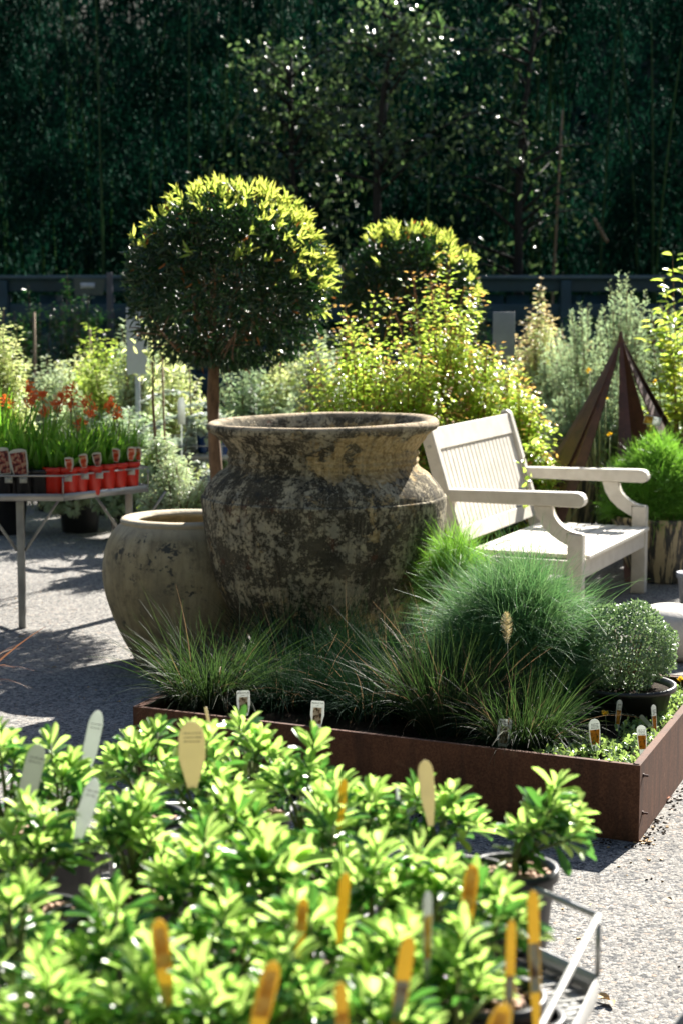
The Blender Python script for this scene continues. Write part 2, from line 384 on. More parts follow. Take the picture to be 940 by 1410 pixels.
G('leaf_silver_yellow', [(.26,.36,.16), (.42,.48,.22), (.6,.62,.44)], (.66,.82,.3), .55, .4, .4, (.7,.72,.3))
G('leaf_grey', [(.2,.3,.2), (.32,.42,.31), (.46,.54,.43)], (.48,.68,.38), .5, .5, .3, (.38,.46,.2))
G('leaf_euc', [(.38,.44,.40), (.5,.55,.52)], (.35,.45,.3), .3, .4)
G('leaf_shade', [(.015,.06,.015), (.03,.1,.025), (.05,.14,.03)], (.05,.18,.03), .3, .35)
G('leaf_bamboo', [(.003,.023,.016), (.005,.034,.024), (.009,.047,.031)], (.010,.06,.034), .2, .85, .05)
G('leaf_glint', [(.008,.028,.01), (.013,.04,.014), (.024,.055,.02)], (.08,.2,.04), .3, .3, .7, (.3,.45,.16))
G('leaf_big', [(.05,.14,.02), (.14,.26,.03), (.24,.34,.05)], (.4,.55,.04), .5, .3, .5, (.65,.65,.1))
G('blade_strap', [(.04,.15,.02), (.08,.24,.03), (.13,.3,.05)], (.26,.6,.05), .5, .28, .5, (.4,.65,.06))
G('blade_dark', [(.003,.017,.010), (.006,.027,.014), (.010,.034,.014)], (.012,.05,.018), .12, .75, .04, (.03,.07,.02))  # shade from urn and bowl put into the blade colour
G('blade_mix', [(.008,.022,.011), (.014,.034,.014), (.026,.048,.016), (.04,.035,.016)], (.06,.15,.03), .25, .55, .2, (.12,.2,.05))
G('blade_straw', [(.12,.08,.045), (.3,.2,.12)], (.3,.19,.1), .35, .5)
G('blade_bronze', [(.12,.05,.035), (.25,.12,.07)], (.35,.16,.08), .35, .4)
G('thread_green', [(.03,.10,.045), (.055,.16,.065), (.10,.23,.10)], (.11,.32,.09), .3, .5, .3, (.3,.5,.18))
G('thread_bright', [(.06,.17,.025), (.1,.25,.035), (.14,.32,.05)], (.18,.44,.04), .45, .45, .4, (.3,.55,.06))
G('leaf_tiny', [(.07,.14,.07), (.17,.27,.16), (.34,.43,.32)], (.22,.34,.12), .3, .4, .5)
G('leaf_daisy', [(.10,.19,.05), (.18,.3,.1), (.3,.42,.22)], (.35,.5,.12), .4, .35, .5)
G('petal_yellow', [(.8,.5,.02), (.85,.6,.04)], (.8,.5,.02), .4, .5)
G('petal_orange', [(.8,.14,.03), (.85,.24,.06)], (.9,.22,.04), .4, .5)
G('petal_cream', [(.7,.6,.35), (.75,.7,.5)], (.7,.55,.25), .4, .5)
# ================================================================ SETTING
g = MB(); g.add(([(-120,-60,0),(120,-60,0),(120,160,0),(-120,160,0)], [(0,1,2,3)]), 0, False)
tag(g.build('ground', M['asphalt']), kind='structure')
# bank added behind the bamboo to shut out sky and light
xs = np.linspace(-60, 60, 61); ys = np.array([25, 27, 29, 31, 33, 35, 38, 45, 60, 90.]); zs = np.array([-.05, 1.2, 3, 5, 6.6, 7.8, 8.6, 9.3, 9.6, 9.6])
XX, YY = np.meshgrid(xs, ys); ZZ = np.repeat(zs[:,None], len(xs), 1)+np.where(np.arange(len(ys))[:,None] > 0, .5*np.sin(XX*.35)+.3*np.sin(XX*.9+YY), 0)
V = np.stack([XX, YY, ZZ], -1).reshape(-1,3); nx = len(xs)
F = [(i*nx+j, i*nx+j+1, (i+1)*nx+j+1, (i+1)*nx+j) for i in range(len(ys)-1) for j in range(nx-1)]
g = MB(); g.add((V, F)); tag(g.build('wooded_bank', M['hill_soil']), kind='structure')
# unseen high bank added round the other sides to block sky light
aa = np.linspace(0, 2*np.pi, 97); rr0 = np.array([1.0, 1.12, 1.25, 1.45, 1.8]); zz0 = np.array([-.05, 8, 15, 20, 21.5]); m_ = len(aa)
AA, RR = np.meshgrid(aa, rr0); cx0, cy0 = 0.0, 6.0
XX = cx0+RR*19*np.cos(AA); YY = cy0+RR*19*np.sin(AA); ZZ = np.repeat(zz0[:,None], m_, 1)+np.where(np.arange(5)[:,None] > 0, .8*np.sin(AA*9)+.5*np.sin(AA*23), 0)
V = np.stack([XX, YY, ZZ], -1).reshape(-1,3); F = [(i*m_+j, i*m_+j+1, (i+1)*m_+j+1, (i+1)*m_+j) for i in range(4) for j in range(m_-1) if not (np.sin(aa[j]) > .42)]
g = MB(); g.add((V, F)); tag(g.build('hill', M['hill_soil']), kind='structure')
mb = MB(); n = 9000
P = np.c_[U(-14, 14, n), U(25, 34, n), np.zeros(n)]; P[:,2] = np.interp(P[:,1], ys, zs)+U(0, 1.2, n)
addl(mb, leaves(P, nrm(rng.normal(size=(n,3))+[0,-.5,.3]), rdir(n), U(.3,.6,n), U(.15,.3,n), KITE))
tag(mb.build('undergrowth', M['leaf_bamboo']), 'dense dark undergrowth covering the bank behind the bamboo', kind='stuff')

# ---- bamboo hedge: one mass of culms and drooping sprays
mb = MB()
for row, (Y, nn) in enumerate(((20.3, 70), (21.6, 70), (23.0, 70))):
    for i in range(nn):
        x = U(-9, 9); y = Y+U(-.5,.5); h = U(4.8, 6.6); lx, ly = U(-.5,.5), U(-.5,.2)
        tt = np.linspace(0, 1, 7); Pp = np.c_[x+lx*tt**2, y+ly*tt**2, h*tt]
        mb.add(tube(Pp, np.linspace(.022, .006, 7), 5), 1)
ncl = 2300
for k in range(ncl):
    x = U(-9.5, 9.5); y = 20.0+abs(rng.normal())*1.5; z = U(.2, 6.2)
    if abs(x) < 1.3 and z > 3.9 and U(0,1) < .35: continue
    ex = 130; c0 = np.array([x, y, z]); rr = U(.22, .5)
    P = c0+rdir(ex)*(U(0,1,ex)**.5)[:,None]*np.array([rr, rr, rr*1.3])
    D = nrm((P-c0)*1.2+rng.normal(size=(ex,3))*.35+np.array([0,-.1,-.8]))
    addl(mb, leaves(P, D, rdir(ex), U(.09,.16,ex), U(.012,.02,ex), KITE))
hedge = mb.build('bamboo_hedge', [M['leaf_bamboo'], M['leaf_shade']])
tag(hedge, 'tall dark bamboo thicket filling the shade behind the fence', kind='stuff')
# two pale culms one can tell apart
def culm(px, py0, py1, Y, lean, r, label):
    p, q = atd(px, py0, Y), atd(px+lean, py1, Y)
    m = MB(); pts = np.array([p+(q-p)*t_ for t_ in np.linspace(0,1,9)]); m.add(tube(pts, np.linspace(r, r*.6, 9), 6))
    for t_ in np.linspace(.1,.9,6):
        c0 = p+(q-p)*t_; d_ = nrm(q-p); m.add(tube([c0-d_*.01, c0+d_*.01], [r*1.25, r*1.25], 6))
    tag(m.build('bamboo_culm', M['stake_wood']), label, 'bamboo stem', 'pale bamboo stems showing against the thicket')
culm(748, 640, 150, 19.3, 26, .022, 'long pale bare bamboo stem rising above the fence on the right side')
culm(836, 333, 300, 19.2, -19, .02, 'short broken pale stem slanting in the dark thicket above the right fence')

# ---- trees whose leaves catch the sun in front of the thicket
def glint_tree(base, top, cx, n, label, seed):
    r_ = np.random.default_rng(seed); tr = thing('understorey_tree', label, 'tree', base, group='understorey trees before the bamboo')
    m = MB(); H = top; tt = np.linspace(0,1,8); m.add(tube(np.c_[cx*tt**1.5+.05*np.sin(tt*7), 0*tt, H*.9*tt], np.linspace(.07,.015,8), 7))
    tips = []
    for i in range(26):
        t0 = r_.uniform(.3,.95); p0 = np.array([cx*t0**1.5, 0, H*.9*t0]); a = r_.uniform(0,2*np.pi); L = r_.uniform(.5,1.2)*(1.15-.5*t0)
        q = p0+np.array([math.cos(a)*L, math.sin(a)*L*.7, L*r_.uniform(.1,.7)]); mid = (p0+q)/2+[0,0,.08]
        m.add(tube([p0, mid, q], [.02,.012,.005], 5)); tips += [q, (mid+q)/2, mid]
    m.build('trunk', M['bark_dark'], tr)
    f = MB(); T = np.array(tips); T = T[T[:,2] > .5]
    cl = T[r_.integers(0, len(T), n)]+nrm(r_.normal(size=(n,3)))*(r_.uniform(0,1,n)**.6)[:,None]*.34
    D = nrm(r_.normal(size=(n,3))+[0,-.1,-.5])
    addl(f, leaves(cl, D, nrm(r_.normal(size=(n,3))+[0,-.2,.9]), r_.uniform(.06,.1,n), r_.uniform(.03,.05,n), OVAL))
    f.build('crown', M['leaf_glint'], tr)
glint_tree(atd(505, 600, 18.3)*[1,1,0], 5.1, .3, 1900, 'airy tree whose sunlit leaves glint high above the second topiary ball', 5)
glint_tree(atd(425, 600, 18.9)*[1,1,0], 4.3, -.2, 1900, 'slim tree with a glinting leaf clump right of the large topiary ball', 6)
glint_tree(atd(700, 600, 19.0)*[1,1,0], 5.0, .25, 800, 'thin tree with few sunlit leaves above the right hand stretch of fence', 8)

# ---- fence
fn = thing('timber_fence', 'low dark blue-grey timber fence running along the foot of the bamboo', 'fence', (0, 17.6, 0))
m = MB(); m.add(box((0,0,1.55), (15,.05,.12))); m.build('top_board', M['fence_paint'], fn, bevel=.006)
m = MB(); m.add(box((0,-.02,1.63), (15,.12,.035))); m.build('capping', M['fence_edge'], fn, bevel=.006)
m = MB(); m.add(box((0,-.012,1.29), (15,.04,.17))); m.build('middle_board', M['fence_paint'], fn, bevel=.006)
m = MB(); m.add(box((0,-.012,.62), (15,.04,.17))); m.build('bottom_board', M['fence_paint'], fn, bevel=.006)
for i in range(9):
    m = MB(); m.add(box((-7.2+1.8*i+.35, -.055, .8), (.1,.045,1.6))); m.build('post', M['fence_paint'], fn, bevel=.006)
m = MB()
for i in range(60):
    if i % 4 != 1: m.add(box((-7.3+.25*i, .045, .75), (.225,.02,1.42)))
m.build('paling', M['fence_paint'], fn)
# sign on its post
pb = atd(152, 450, 16.2); sp_ = thing('post_sign', 'small grey wedge-shaped board fixed to a thin post by the left fence', 'sign', (pb[0], 16.2, 0))
m = MB(); m.add(box((0,0,.83), (.05,.04,1.66))); m.build('post', M['post_steel'], sp_, bevel=.004)
m = MB(); m.add(prism([(-.31,1.46),(-.06,1.46),(-.035,1.60),(-.31,1.615)], -.03, -.015, 'y'), 0, False); bd = m.build('board', M['board_dark'], sp_)
m = MB(); m.add(box((-.19,-.034,1.545), (.13,.004,.05))); m.build('name_plate', M['white_board'], bd)

# ================================================================ generic plants
def pot(parent, r, h, mat, soil=True, z=0.0, soilmat='soil', lip=.008):
    m = MB(); m.add(lathe([(0,z),(r*.78,z),(r*.80,z+.004),(r*.95,z+h*.86),(r*.96,z+h*.86),(r+lip*.4,z+h*.865),(r+lip*.4,z+h),(r-.004,z+h),(r*.93,z+h*.86),(r*.9,z+h*.8)], 28))
    m.build('pot', M[mat], parent)
    if soil:
        m = MB(); m.add(lathe([(0,z+h*.88),(r*.5,z+h*.89),(r*.93,z+h*.86)], 20)); m.build('soil', M[soilmat], parent)
def stem_shrub(name, label, cat, base, rx, ztop, zc, mats, nst=80, lps=50, LL=.035, LW=.016, T=KITE, side=.9, up=.3, z0=.1, group=None,
               tipfrac=0.0, elmin=-.35, elpow=1.0, stemmat='bark_brown', r_pot=None, potmat='black_plastic', t0=.35, jit=.03, rough=.18, seed=None, ry=None, stemr=.004, lean=(0,0), newtop=0.0):
    th = thing(name, label, cat, base, group=group)
    if r_pot: pot(th, r_pot, z0+.1, potmat)
    r_ = np.random.default_rng(seed if seed is not None else int(abs(base[0])*977+base[1]*131)); ry = ry or rx
    a = r_.uniform(0, 2*np.pi, nst); se = 1-(1-np.sin(elmin))*r_.uniform(0,1,nst)**elpow if False else r_.uniform(np.sin(elmin), 1, nst)**1.0
    el = np.arcsin(np.clip(se, -1, 1)); k = 1+r_.normal(size=nst)*rough
    tip = np.c_[rx*np.cos(a)*np.cos(el)*k+lean[0], ry*np.sin(a)*np.cos(el)*k+lean[1], zc+(ztop-zc)*np.sin(el)*(1+r_.normal(size=nst)*rough*.7)]
    tip[:,2] = np.maximum(tip[:,2], z0+.03)
    b0 = np.c_[r_.normal(size=nst)*.03, r_.normal(size=nst)*.03, np.full(nst, z0)]
    mid = (b0+tip)/2+np.c_[-(tip[:,:2]-b0[:,:2])*.18, np.full(nst, .06)*(tip[:,2]-z0)*2]
    tt = np.linspace(0,1,7); sm = MB()
    def cur(t): t = t[...,None]; return (1-t)**2*b0[:,None]+2*t*(1-t)*mid[:,None]+t*t*tip[:,None]
    Cv = cur(np.repeat(tt[None], nst, 0))
    for i in range(nst): sm.add(tube(Cv[i], np.linspace(stemr, stemr*.35, 7), 4, False))
    sm.build('stems', M[stemmat], th)
    t = t0+(1-t0)*np.sort(r_.uniform(0,1,(nst,lps)), 1)**.85
    Pp = cur(t); Tg = nrm(cur(np.minimum(t+.03, 1.03))-Pp).reshape(-1,3); Pp = Pp.reshape(-1,3); n = len(Pp)
    sd = nrm(np.cross(Tg, nrm(r_.normal(size=(n,3))))); D = nrm(Tg*up+sd*side+r_.normal(size=(n,3))*.15)
    Pp = Pp+sd*r_.uniform(0,1,n)[:,None]*jit
    s_ = 1.15-.4*t.reshape(-1)
    Nn = nrm(np.cross(D, np.cross(Tg+[0,0,.3], D))+r_.normal(size=(n,3))*.3)
    L = LL*r_.uniform(.7,1.25,n)*s_; W = LW*r_.uniform(.8,1.2,n)*s_
    isn = (t.reshape(-1) > 1-tipfrac) if len(mats) > 1 else np.zeros(n, bool)
    if len(mats) > 1 and newtop: isn |= (r_.uniform(0,1,n) < newtop*np.clip((Pp[:,2]-zc)/(ztop-zc)+.4, 0, 1))
    f = MB()
    for sel, mi in ((~isn, 0), (isn, 1)):
        if sel.any(): addl(f, leaves(Pp[sel], D[sel], Nn[sel], L[sel], W[sel], T), mi)
    f.build('foliage', [M[q] for q in mats], th)
    return th
def bgshrub(px, ytop, hw, Y, name, label, mats, group=None, zc=None, **kw):
    hw *= 1.22
    b = atd(px, 700, Y); ds = math.hypot(Y, 0)*1.0; rx = hw*ds/FPX; zt = atd(px, ytop, Y)[2]
    return stem_shrub(name, label, kw.pop('cat', 'shrub'), (b[0], Y, 0), rx, zt, zc if zc is not None else zt*.5, mats, group=group, **kw)

# ---- shaded shrubs by the left fence
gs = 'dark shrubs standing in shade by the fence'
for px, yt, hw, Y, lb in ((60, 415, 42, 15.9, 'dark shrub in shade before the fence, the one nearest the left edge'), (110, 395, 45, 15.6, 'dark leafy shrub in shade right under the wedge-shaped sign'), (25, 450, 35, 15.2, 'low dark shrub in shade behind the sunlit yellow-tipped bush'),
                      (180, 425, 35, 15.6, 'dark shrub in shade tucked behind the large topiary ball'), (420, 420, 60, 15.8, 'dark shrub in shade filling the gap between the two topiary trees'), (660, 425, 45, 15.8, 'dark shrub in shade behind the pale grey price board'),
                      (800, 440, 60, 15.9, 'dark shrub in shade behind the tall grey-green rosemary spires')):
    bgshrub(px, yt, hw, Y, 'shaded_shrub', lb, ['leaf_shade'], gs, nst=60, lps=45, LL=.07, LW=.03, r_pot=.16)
for (px, y0, y1, Y, lb) in ((49, 540, 430, 14.6, 'thin grey stake standing among the shaded shrubs by the left fence'), (124, 500, 452, 14.3, 'short pinkish stake top poking above the pale bushes'), (240, 560, 400, 13.0, 'thin cane hidden behind the large topiary ball')):
    p, q = atd(px, y0, Y), atd(px, y1, Y); m = MB(); m.add(tube([[p[0],Y,0], [p[0],Y,q[2]]], [.012,.012], 6)); tag(m.build('garden_stake', M['stake_wood']), lb, 'stake', 'garden stakes in the plant stock')

# ---- sunlit stock, left
SY, SV, GY = ['leaf_silver_yellow'], ['leaf_silver'], ['leaf_grey']
gl = 'pale leafy shrubs massed behind the left table'
for px, yt, hw, Y, mt, kw, lb in (
    (8, 445, 34, 11.2, ['leaf_lime','leaf_silver_yellow'], dict(tipfrac=.4), 'yellow-tipped bush at the far left edge behind the strap-leaved plants'),
    (75, 500, 42, 12.4, SV, {}, 'silver shrub directly behind the orange flowers, next to the yellow-tipped bush'),
    (112, 485, 38, 12.9, SY, {}, 'yellowish silver shrub under the short pinkish stake'),
    (150, 462, 42, 12.2, ['leaf_silver_yellow','leaf_lime'], dict(tipfrac=.2), 'tallest pale yellow shrub, its shoots rising left of the white board'),
    (192, 440, 28, 11.8, ['leaf_silver_yellow','leaf_silver'], dict(tipfrac=.3), 'slender silver shoots rising in front of the white board'),
    (232, 480, 48, 12.5, SY, {}, 'pale shrub below the large topiary ball, behind the thin staked sapling'),
    (110, 560, 60, 11.3, SV, {}, 'wide low silver shrub behind the red pots'),
    (180, 565, 45, 11.0, GY, {}, 'grey-green bushy plant right of the orange flowers'),
    (345, 505, 45, 12.6, GY, {}, 'grey-green shrub seen above the urn rim, right of the topiary trunk'),
    (400, 490, 42, 12.9, SY, {}, 'pale shrub right of the topiary trunk, beside the lime bush'),
    (440, 470, 35, 12.0, SV, {}, 'silver shrub behind the left end of the lime bush'),
    (245, 628, 42, 9.7, SV, dict(LL=.03, LW=.012), 'low silver bush on the ground between the left table and the urn'),
    (222, 600, 26, 9.9, ['leaf_lime','leaf_silver'], dict(tipfrac=.2), 'small lime and silver plant at the foot of the thin staked sapling')):
    kk = dict(nst=135, lps=70, LL=.045, LW=.02, z0=.15, r_pot=.14, elmin=-.6); kk.update(kw)
    bgshrub(px, yt, hw, Y, 'pale_shrub', lb, mt, gl, **kk)
# arching silver gum branches
b = atd(262, 640, 10.7); th = thing('silver_gum', 'young silver gum with arching branches of round leaves left of the topiary trunk', 'shrub', (b[0], 10.7, 0))
pot(th, .14, .25, 'black_plastic'); st = MB(); f = MB()
for i in range(16):
    a = U(0, 2*np.pi); L = U(.18,.36); z0 = U(.45,.95)
    tt = np.linspace(0,1,22); q = np.c_[math.cos(a)*L*tt, math.sin(a)*L*tt*.6, z0+.1*tt-.16*tt**2]
    st.add(tube(q[::3], .003, 4)); k = len(q)
    for sgn in (-1, 1):
        sdv = np.array([-math.sin(a), math.cos(a), .25])*sgn
        addl(f, leaves(q, nrm(np.repeat([sdv], k, 0)+rng.normal(size=(k,3))*.25), nrm(rng.normal(size=(k,3))*.3+[0,0,1]), .038, .032, OVAL))
st.add(tube([(0,0,.2),(.01,0,.7),(0,.01,1.05)], [.009,.006,.003], 6)); st.build('stems', M['bark_brown'], th); f.build('foliage', M['leaf_euc'], th)
# staked sapling
b = atd(222, 650, 9.9); th = thing('staked_sapling', 'thin bare-stemmed sapling tied to a cane behind the right end of the left table', 'tree', (b[0]-.02, 9.9, 0))
m = MB(); m.add(tube([(.03,0,0),(0,.01,.5),(-.02,0,.9),(-.015,.01,1.25)], [.012,.01,.008,.005], 6)); m.build('trunk', M['bark_brown'], th)
m = MB(); m.add(tube([(.05,.03,0),(.03,.03,1.15)], .006, 6)); m.build('cane', M['stake_wood'], th)
f = MB(); n = 90; P = np.c_[rng.normal(size=n)*.06, rng.normal(size=n)*.06, U(.95,1.35,n)]; addl(f, leaves(P, rdir(n)+[0,0,.2], rdir(n), .05, .02, LANCE)); f.build('crown', M['leaf_silver_yellow'], th)
b = atd(204, 450, 11.9)
m = MB(); m.add(box((0,0,0), (.13,.01,.42))); m.add(box((0,.012,-.55), (.03,.015,.9))); tag(m.build('price_board', M['white_board'], loc=(b[0]-.03, 11.5, b[2]-.08), bevel=.003), 'white board standing among pale shoots left of the large topiary ball', 'sign', 'blank boards in the stock')
b = atd(693, 470, 12.4)
m = MB(); m.add(box((0,0,0), (.15,.01,.3))); m.add(box((0,.012,-.5), (.03,.015,.8))); tag(m.build('price_board', M['grey_pot'], loc=(b[0], 12.4, b[2]+.05), bevel=.003), 'pale grey board between the lime bush and the fence', 'sign', 'blank boards in the stock')

# ---- sunlit stock, right
gr = 'grey-green spiky shrubs massed behind the bench'
for px, yt, hw, Y, lb in ((852, 378, 42, 11.6, 'tallest grey-green rosemary bush with upright spires over the rusty obelisk'), (800, 430, 48, 11.9, 'grey-green rosemary bush left of the tallest spires'), (905, 425, 50, 11.7, 'grey-green rosemary bush at right of the tallest spires'),
                          (765, 470, 45, 12.3, 'grey-green rosemary bush nearest the lime bush'), (850, 520, 60, 11.1, 'low grey-green rosemary bush seen through the legs of the obelisk'), (915, 540, 40, 10.9, 'low grey-green rosemary bush behind the price tag'), (790, 540, 42, 11.0, 'low grey-green rosemary bush left of the obelisk')):
    bgshrub(px, yt, hw, Y, 'rosemary_bush', lb, ['leaf_grey'], gr, nst=210, lps=85, LL=.04, LW=.009, side=.7, up=.6, z0=.15, r_pot=.15, t0=.2, elmin=-.5, rough=.17, zc=.45, jit=.008, cat='shrub')
for px, yt, hw, Y, lb in ((740, 405, 22, 12.6, 'cream-flowered upright shoot in front of the right fence'), (715, 450, 40, 12.8, 'pale shrub with cream tips behind the lime bush'), (760, 440, 40, 13.0, 'pale shrub between the cream-flowered shoot and the rosemary')):
    bgshrub(px, yt, hw, Y, 'pale_shrub', lb, ['leaf_silver_yellow','petal_cream'], gl, nst=70, lps=50, LL=.045, LW=.022, z0=.15, tipfrac=.09, elmin=-.2)
bgshrub(938, 350, 42, 10.4, 'leafy_sapling', 'tall sapling with large yellow-green leaves at the right edge', ['leaf_big','leaf_lime'], None, cat='tree', nst=34, lps=26, LL=.085, LW=.036, T=OVAL, z0=.2, elmin=-.3, tipfrac=.2, zc=1.05, r_pot=.15)
th = thing('everlasting_daisy', 'sparse yellow-orange flowers seen between the rusty obelisk legs', 'flowers', atd(838, 700, 10.55)*[1,1,0]); m = MB(); f = MB()
for i in range(12):
    f = MB(); x, y, z = U(-.22,.3), U(-.1,.15), U(.45,1.05); m.add(tube([(x*.4,y*.4,0),(x*.8,y,z*.6),(x,y,z)], .003, 4)); addl(f, leaves(np.repeat([[x,y,z]], 9, 0), nrm(rdir(9)+[0,0,.5]), rdir(9), .019, .012, OVAL)); f.build('flower_head', M['petal_yellow'], th)
m.build('stems', M['stem_green'], th)

# ---- lime bushes behind the bench
for px, yt, hw, Y, ns, lb in ((600, 388, 64, 9.9, 130, 'tallest lime and copper bush, in front of the second topiary tree'), (495, 440, 72, 9.7, 120, 'lime bush just above the urn rim, left of the tallest one'), (662, 462, 62, 9.95, 110, 'lime bush behind the top rail of the bench'),
                          (560, 500, 60, 9.45, 90, 'low lime bush between the urn and the bench'), (712, 540, 42, 9.75, 80, 'smallest lime bush, at the far end of the bench back')):
    bgshrub(px, yt, hw, Y, 'lime_bush', lb, ['leaf_lime','leaf_copper'], 'glossy lime bushes behind the bench', nst=int(ns*1.35), lps=80, LL=.037, LW=.021, jit=.06, T=OVAL, tipfrac=.025, stemmat='stem_red', z0=.2, r_pot=.16, elmin=-.9, rough=.2, zc=None, t0=.3)

# ---- topiary trees
def topiary(px, py, rpx, Y, trunk_x, label, nleaf, nnew, seed, fy=1.0):
    r_ = np.random.default_rng(seed); c = atd(px, py, Y); r = rpx*Y/FPX; tb = atd(trunk_x, 560, Y)
    th = thing('topiary_tree', label, 'tree', (tb[0], Y, 0), group='ball topiary trees'); cx = c[0]-tb[0]; cz = c[2]
    m = MB(); kk = np.linspace(0,1,12); top = cz-r*.72
    m.add(tube(np.c_[.012*np.sin(kk*6), .01*np.cos(kk*5), top*kk], .033-.004*kk+.002*np.sin(kk*25), 12))
    br = []
    for i in range(16):
        a = i*2.4+r_.uniform(-.3,.3); el = r_.uniform(.05, 1.4); L = r*r_.uniform(.75,.95)
        p0 = np.array([0,0,top-.05+r_.uniform(0,.08)]); q = np.array([cx+L*math.cos(a)*math.cos(el), L*math.sin(a)*math.cos(el), cz+L*(math.sin(el)*1.3-.55)])
        md = p0*.45+q*.55+np.array([(q[0])*.12, q[1]*.12, -.03]); m.add(tube([p0, p0*.8+md*.2+[0,0,.01], md, q], [.014,.012,.008,.003], 6)); br.append((md, q))
        for j in range(5):
            s0 = md+(q-md)*r_.uniform(0,1); s1 = s0+nrm(r_.normal(size=3))*r*.3; m.add(tube([s0, s1], [.004,.002], 4, False))
    m.build('trunk', M['bark_brown'], th)
    u = nrm(r_.normal(size=(nleaf,3))); lump = 1+.05*np.sin(u[:,0]*7+1)+.045*np.sin(u[:,2]*8+u[:,1]*5)+.03*np.sin(u[:,0]*17+u[:,2]*13)
    rad = r*lump*(r_.uniform(.3,1,nleaf)**.38); keep = ~((u[:,2] < -.25) & (r_.uniform(0,1,nleaf) < .48))
    P = u*rad[:,None]*[1,1,fy]; P[:,2] = np.where(P[:,2] < -.72*r, -.72*r+(P[:,2]+.72*r)*.3, P[:,2])
    P = P+[cx,0,cz]; P = P[keep]; uu = u[keep]; n = len(P)
    D = nrm(uu*.7+r_.normal(size=(n,3))*.6+[0,0,-.15]); f = MB()
    L = r_.uniform(.035,.065,n); addl(f, leaves(P, D, r_.normal(size=(n,3)), L, L*.22, LANCE), 0)
    k = int(n*.012); addl(f, leaves(P[:k]+uu[:k]*.02, D[:k], r_.normal(size=(k,3)), .05, .012, LANCE), 2)
    # new growth in tufts over the top and the sunny side
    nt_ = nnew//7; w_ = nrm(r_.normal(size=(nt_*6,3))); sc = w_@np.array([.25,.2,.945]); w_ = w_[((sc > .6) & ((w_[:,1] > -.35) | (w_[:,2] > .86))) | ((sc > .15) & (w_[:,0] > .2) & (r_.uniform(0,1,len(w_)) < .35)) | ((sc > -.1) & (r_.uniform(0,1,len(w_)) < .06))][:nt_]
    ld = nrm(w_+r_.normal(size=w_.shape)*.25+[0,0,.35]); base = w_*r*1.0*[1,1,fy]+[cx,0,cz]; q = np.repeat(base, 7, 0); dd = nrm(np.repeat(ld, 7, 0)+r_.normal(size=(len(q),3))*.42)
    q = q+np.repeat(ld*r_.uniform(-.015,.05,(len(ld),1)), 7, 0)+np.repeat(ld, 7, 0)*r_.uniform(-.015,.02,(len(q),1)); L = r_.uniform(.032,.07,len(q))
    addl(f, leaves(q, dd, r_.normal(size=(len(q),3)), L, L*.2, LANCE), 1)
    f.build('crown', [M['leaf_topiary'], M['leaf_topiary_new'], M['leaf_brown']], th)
topiary(313, 396, 131, 9.0, 297, 'large ball topiary tree on a bare brown trunk behind the weathered urn', 16000, 1900, 21, .98)
topiary(560, 404, 88, 11.2, 556, 'smaller second topiary ball rising behind the lime bushes', 11000, 1400, 22, .95)

# ---- nursery bench with blue pots behind the urn
def table(name, label, poly, legs, zt=.61, zr=.69, rods=(1,0), extra=None, loc=None):
    P = np.array(poly, float); c = P.mean(0) if loc is None else np.array(loc); th = thing(name, label, 'table', (c[0], c[1], 0), group='steel mesh display tables'); Q = P-c; n = len(Q)
    m = MB()
    for i in range(n):
        a, b_ = Q[i], Q[(i+1)%n]; d = nrm(b_-a); nn = np.array([-d[1], d[0]])
        if (nn@(-(a+b_)/2)) < 0: nn = -nn
        m.add(beam((*a, zt-.016), (*b_, zt-.016), .003, .032)); a2, b2 = a+nn*.016, b_+nn*.016
        m.add(beam((*(a2+d*.014), zt-.0305), (*(b2-d*.014), zt-.0305), .026, .003))
    m.build('tray_frame', M['galvanised'], th)
    m = MB(); rd = nrm(np.array(rods, float))
    for dirv, sp_, r in ((rd, .028, .002), (np.array([-rd[1], rd[0]]), .16, .0028)):
        pv = np.array([-dirv[1], dirv[0]]); lo, hi = (Q@pv).min(), (Q@pv).max(); k = lo+sp_/2
        while k < hi:
            ts = []
            for i in range(n):
                a, b_ = Q[i], Q[(i+1)%n]; da, db = a@pv-k, b_@pv-k
                if da*db < 0: q = a+(b_-a)*da/(da-db); ts.append(q@dirv)
            if len(ts) == 2:
                s0, s1 = sorted(ts); zz_ = zt-.024 if sp_ < .1 else zt-.0285
                m.add(tube([(*(pv*k+dirv*(s0+.004)), zz_), (*(pv*k+dirv*(s1-.004)), zz_)], r, 6))
            k += sp_
    m.build('mesh_shelf', M['galvanised'], th)
    m = MB()
    for i in range(n): m.add(beam((*Q[i], zr), (*Q[(i+1)%n], zr), .007, .007))
    for i in range(n): m.add(box((Q[i][0], Q[i][1], (zt+zr)/2-.004), (.006,.006,zr-zt-.009)))
    m.build('rail', M['galvanised'], th)
    for (lx, ly) in legs:
        l = np.array([lx, ly])-c; m = MB(); m.add(box((*l, (zt-.034)/2), (.032,.032,zt-.034)))
        lg = m.build('leg', M['table_steel'], th, bevel=.003)
        m = MB()
        for s_ in (-1, 1): m.add(tube([(l[0]+s_*.018, l[1], zt-.26), (l[0]+s_*.17, l[1], zt-.036)], .007, 6))
        m.build('brace', M['table_steel'], lg)
    return th
p0, p1 = at(215, 626, .55), at(420, 626, .55)
table('display_table', 'steel display table holding blue pots behind the topiary trunk', [(p0[0],p0[1]),(p1[0]+.6,p1[1]),(p1[0]+.6,p1[1]+.8),(p0[0],p0[1]+.8)], [(p0[0]+.1,p0[1]+.05),(p1[0]+.5,p1[1]+.05),(p0[0]+.1,p0[1]+.75)], .55, .60)
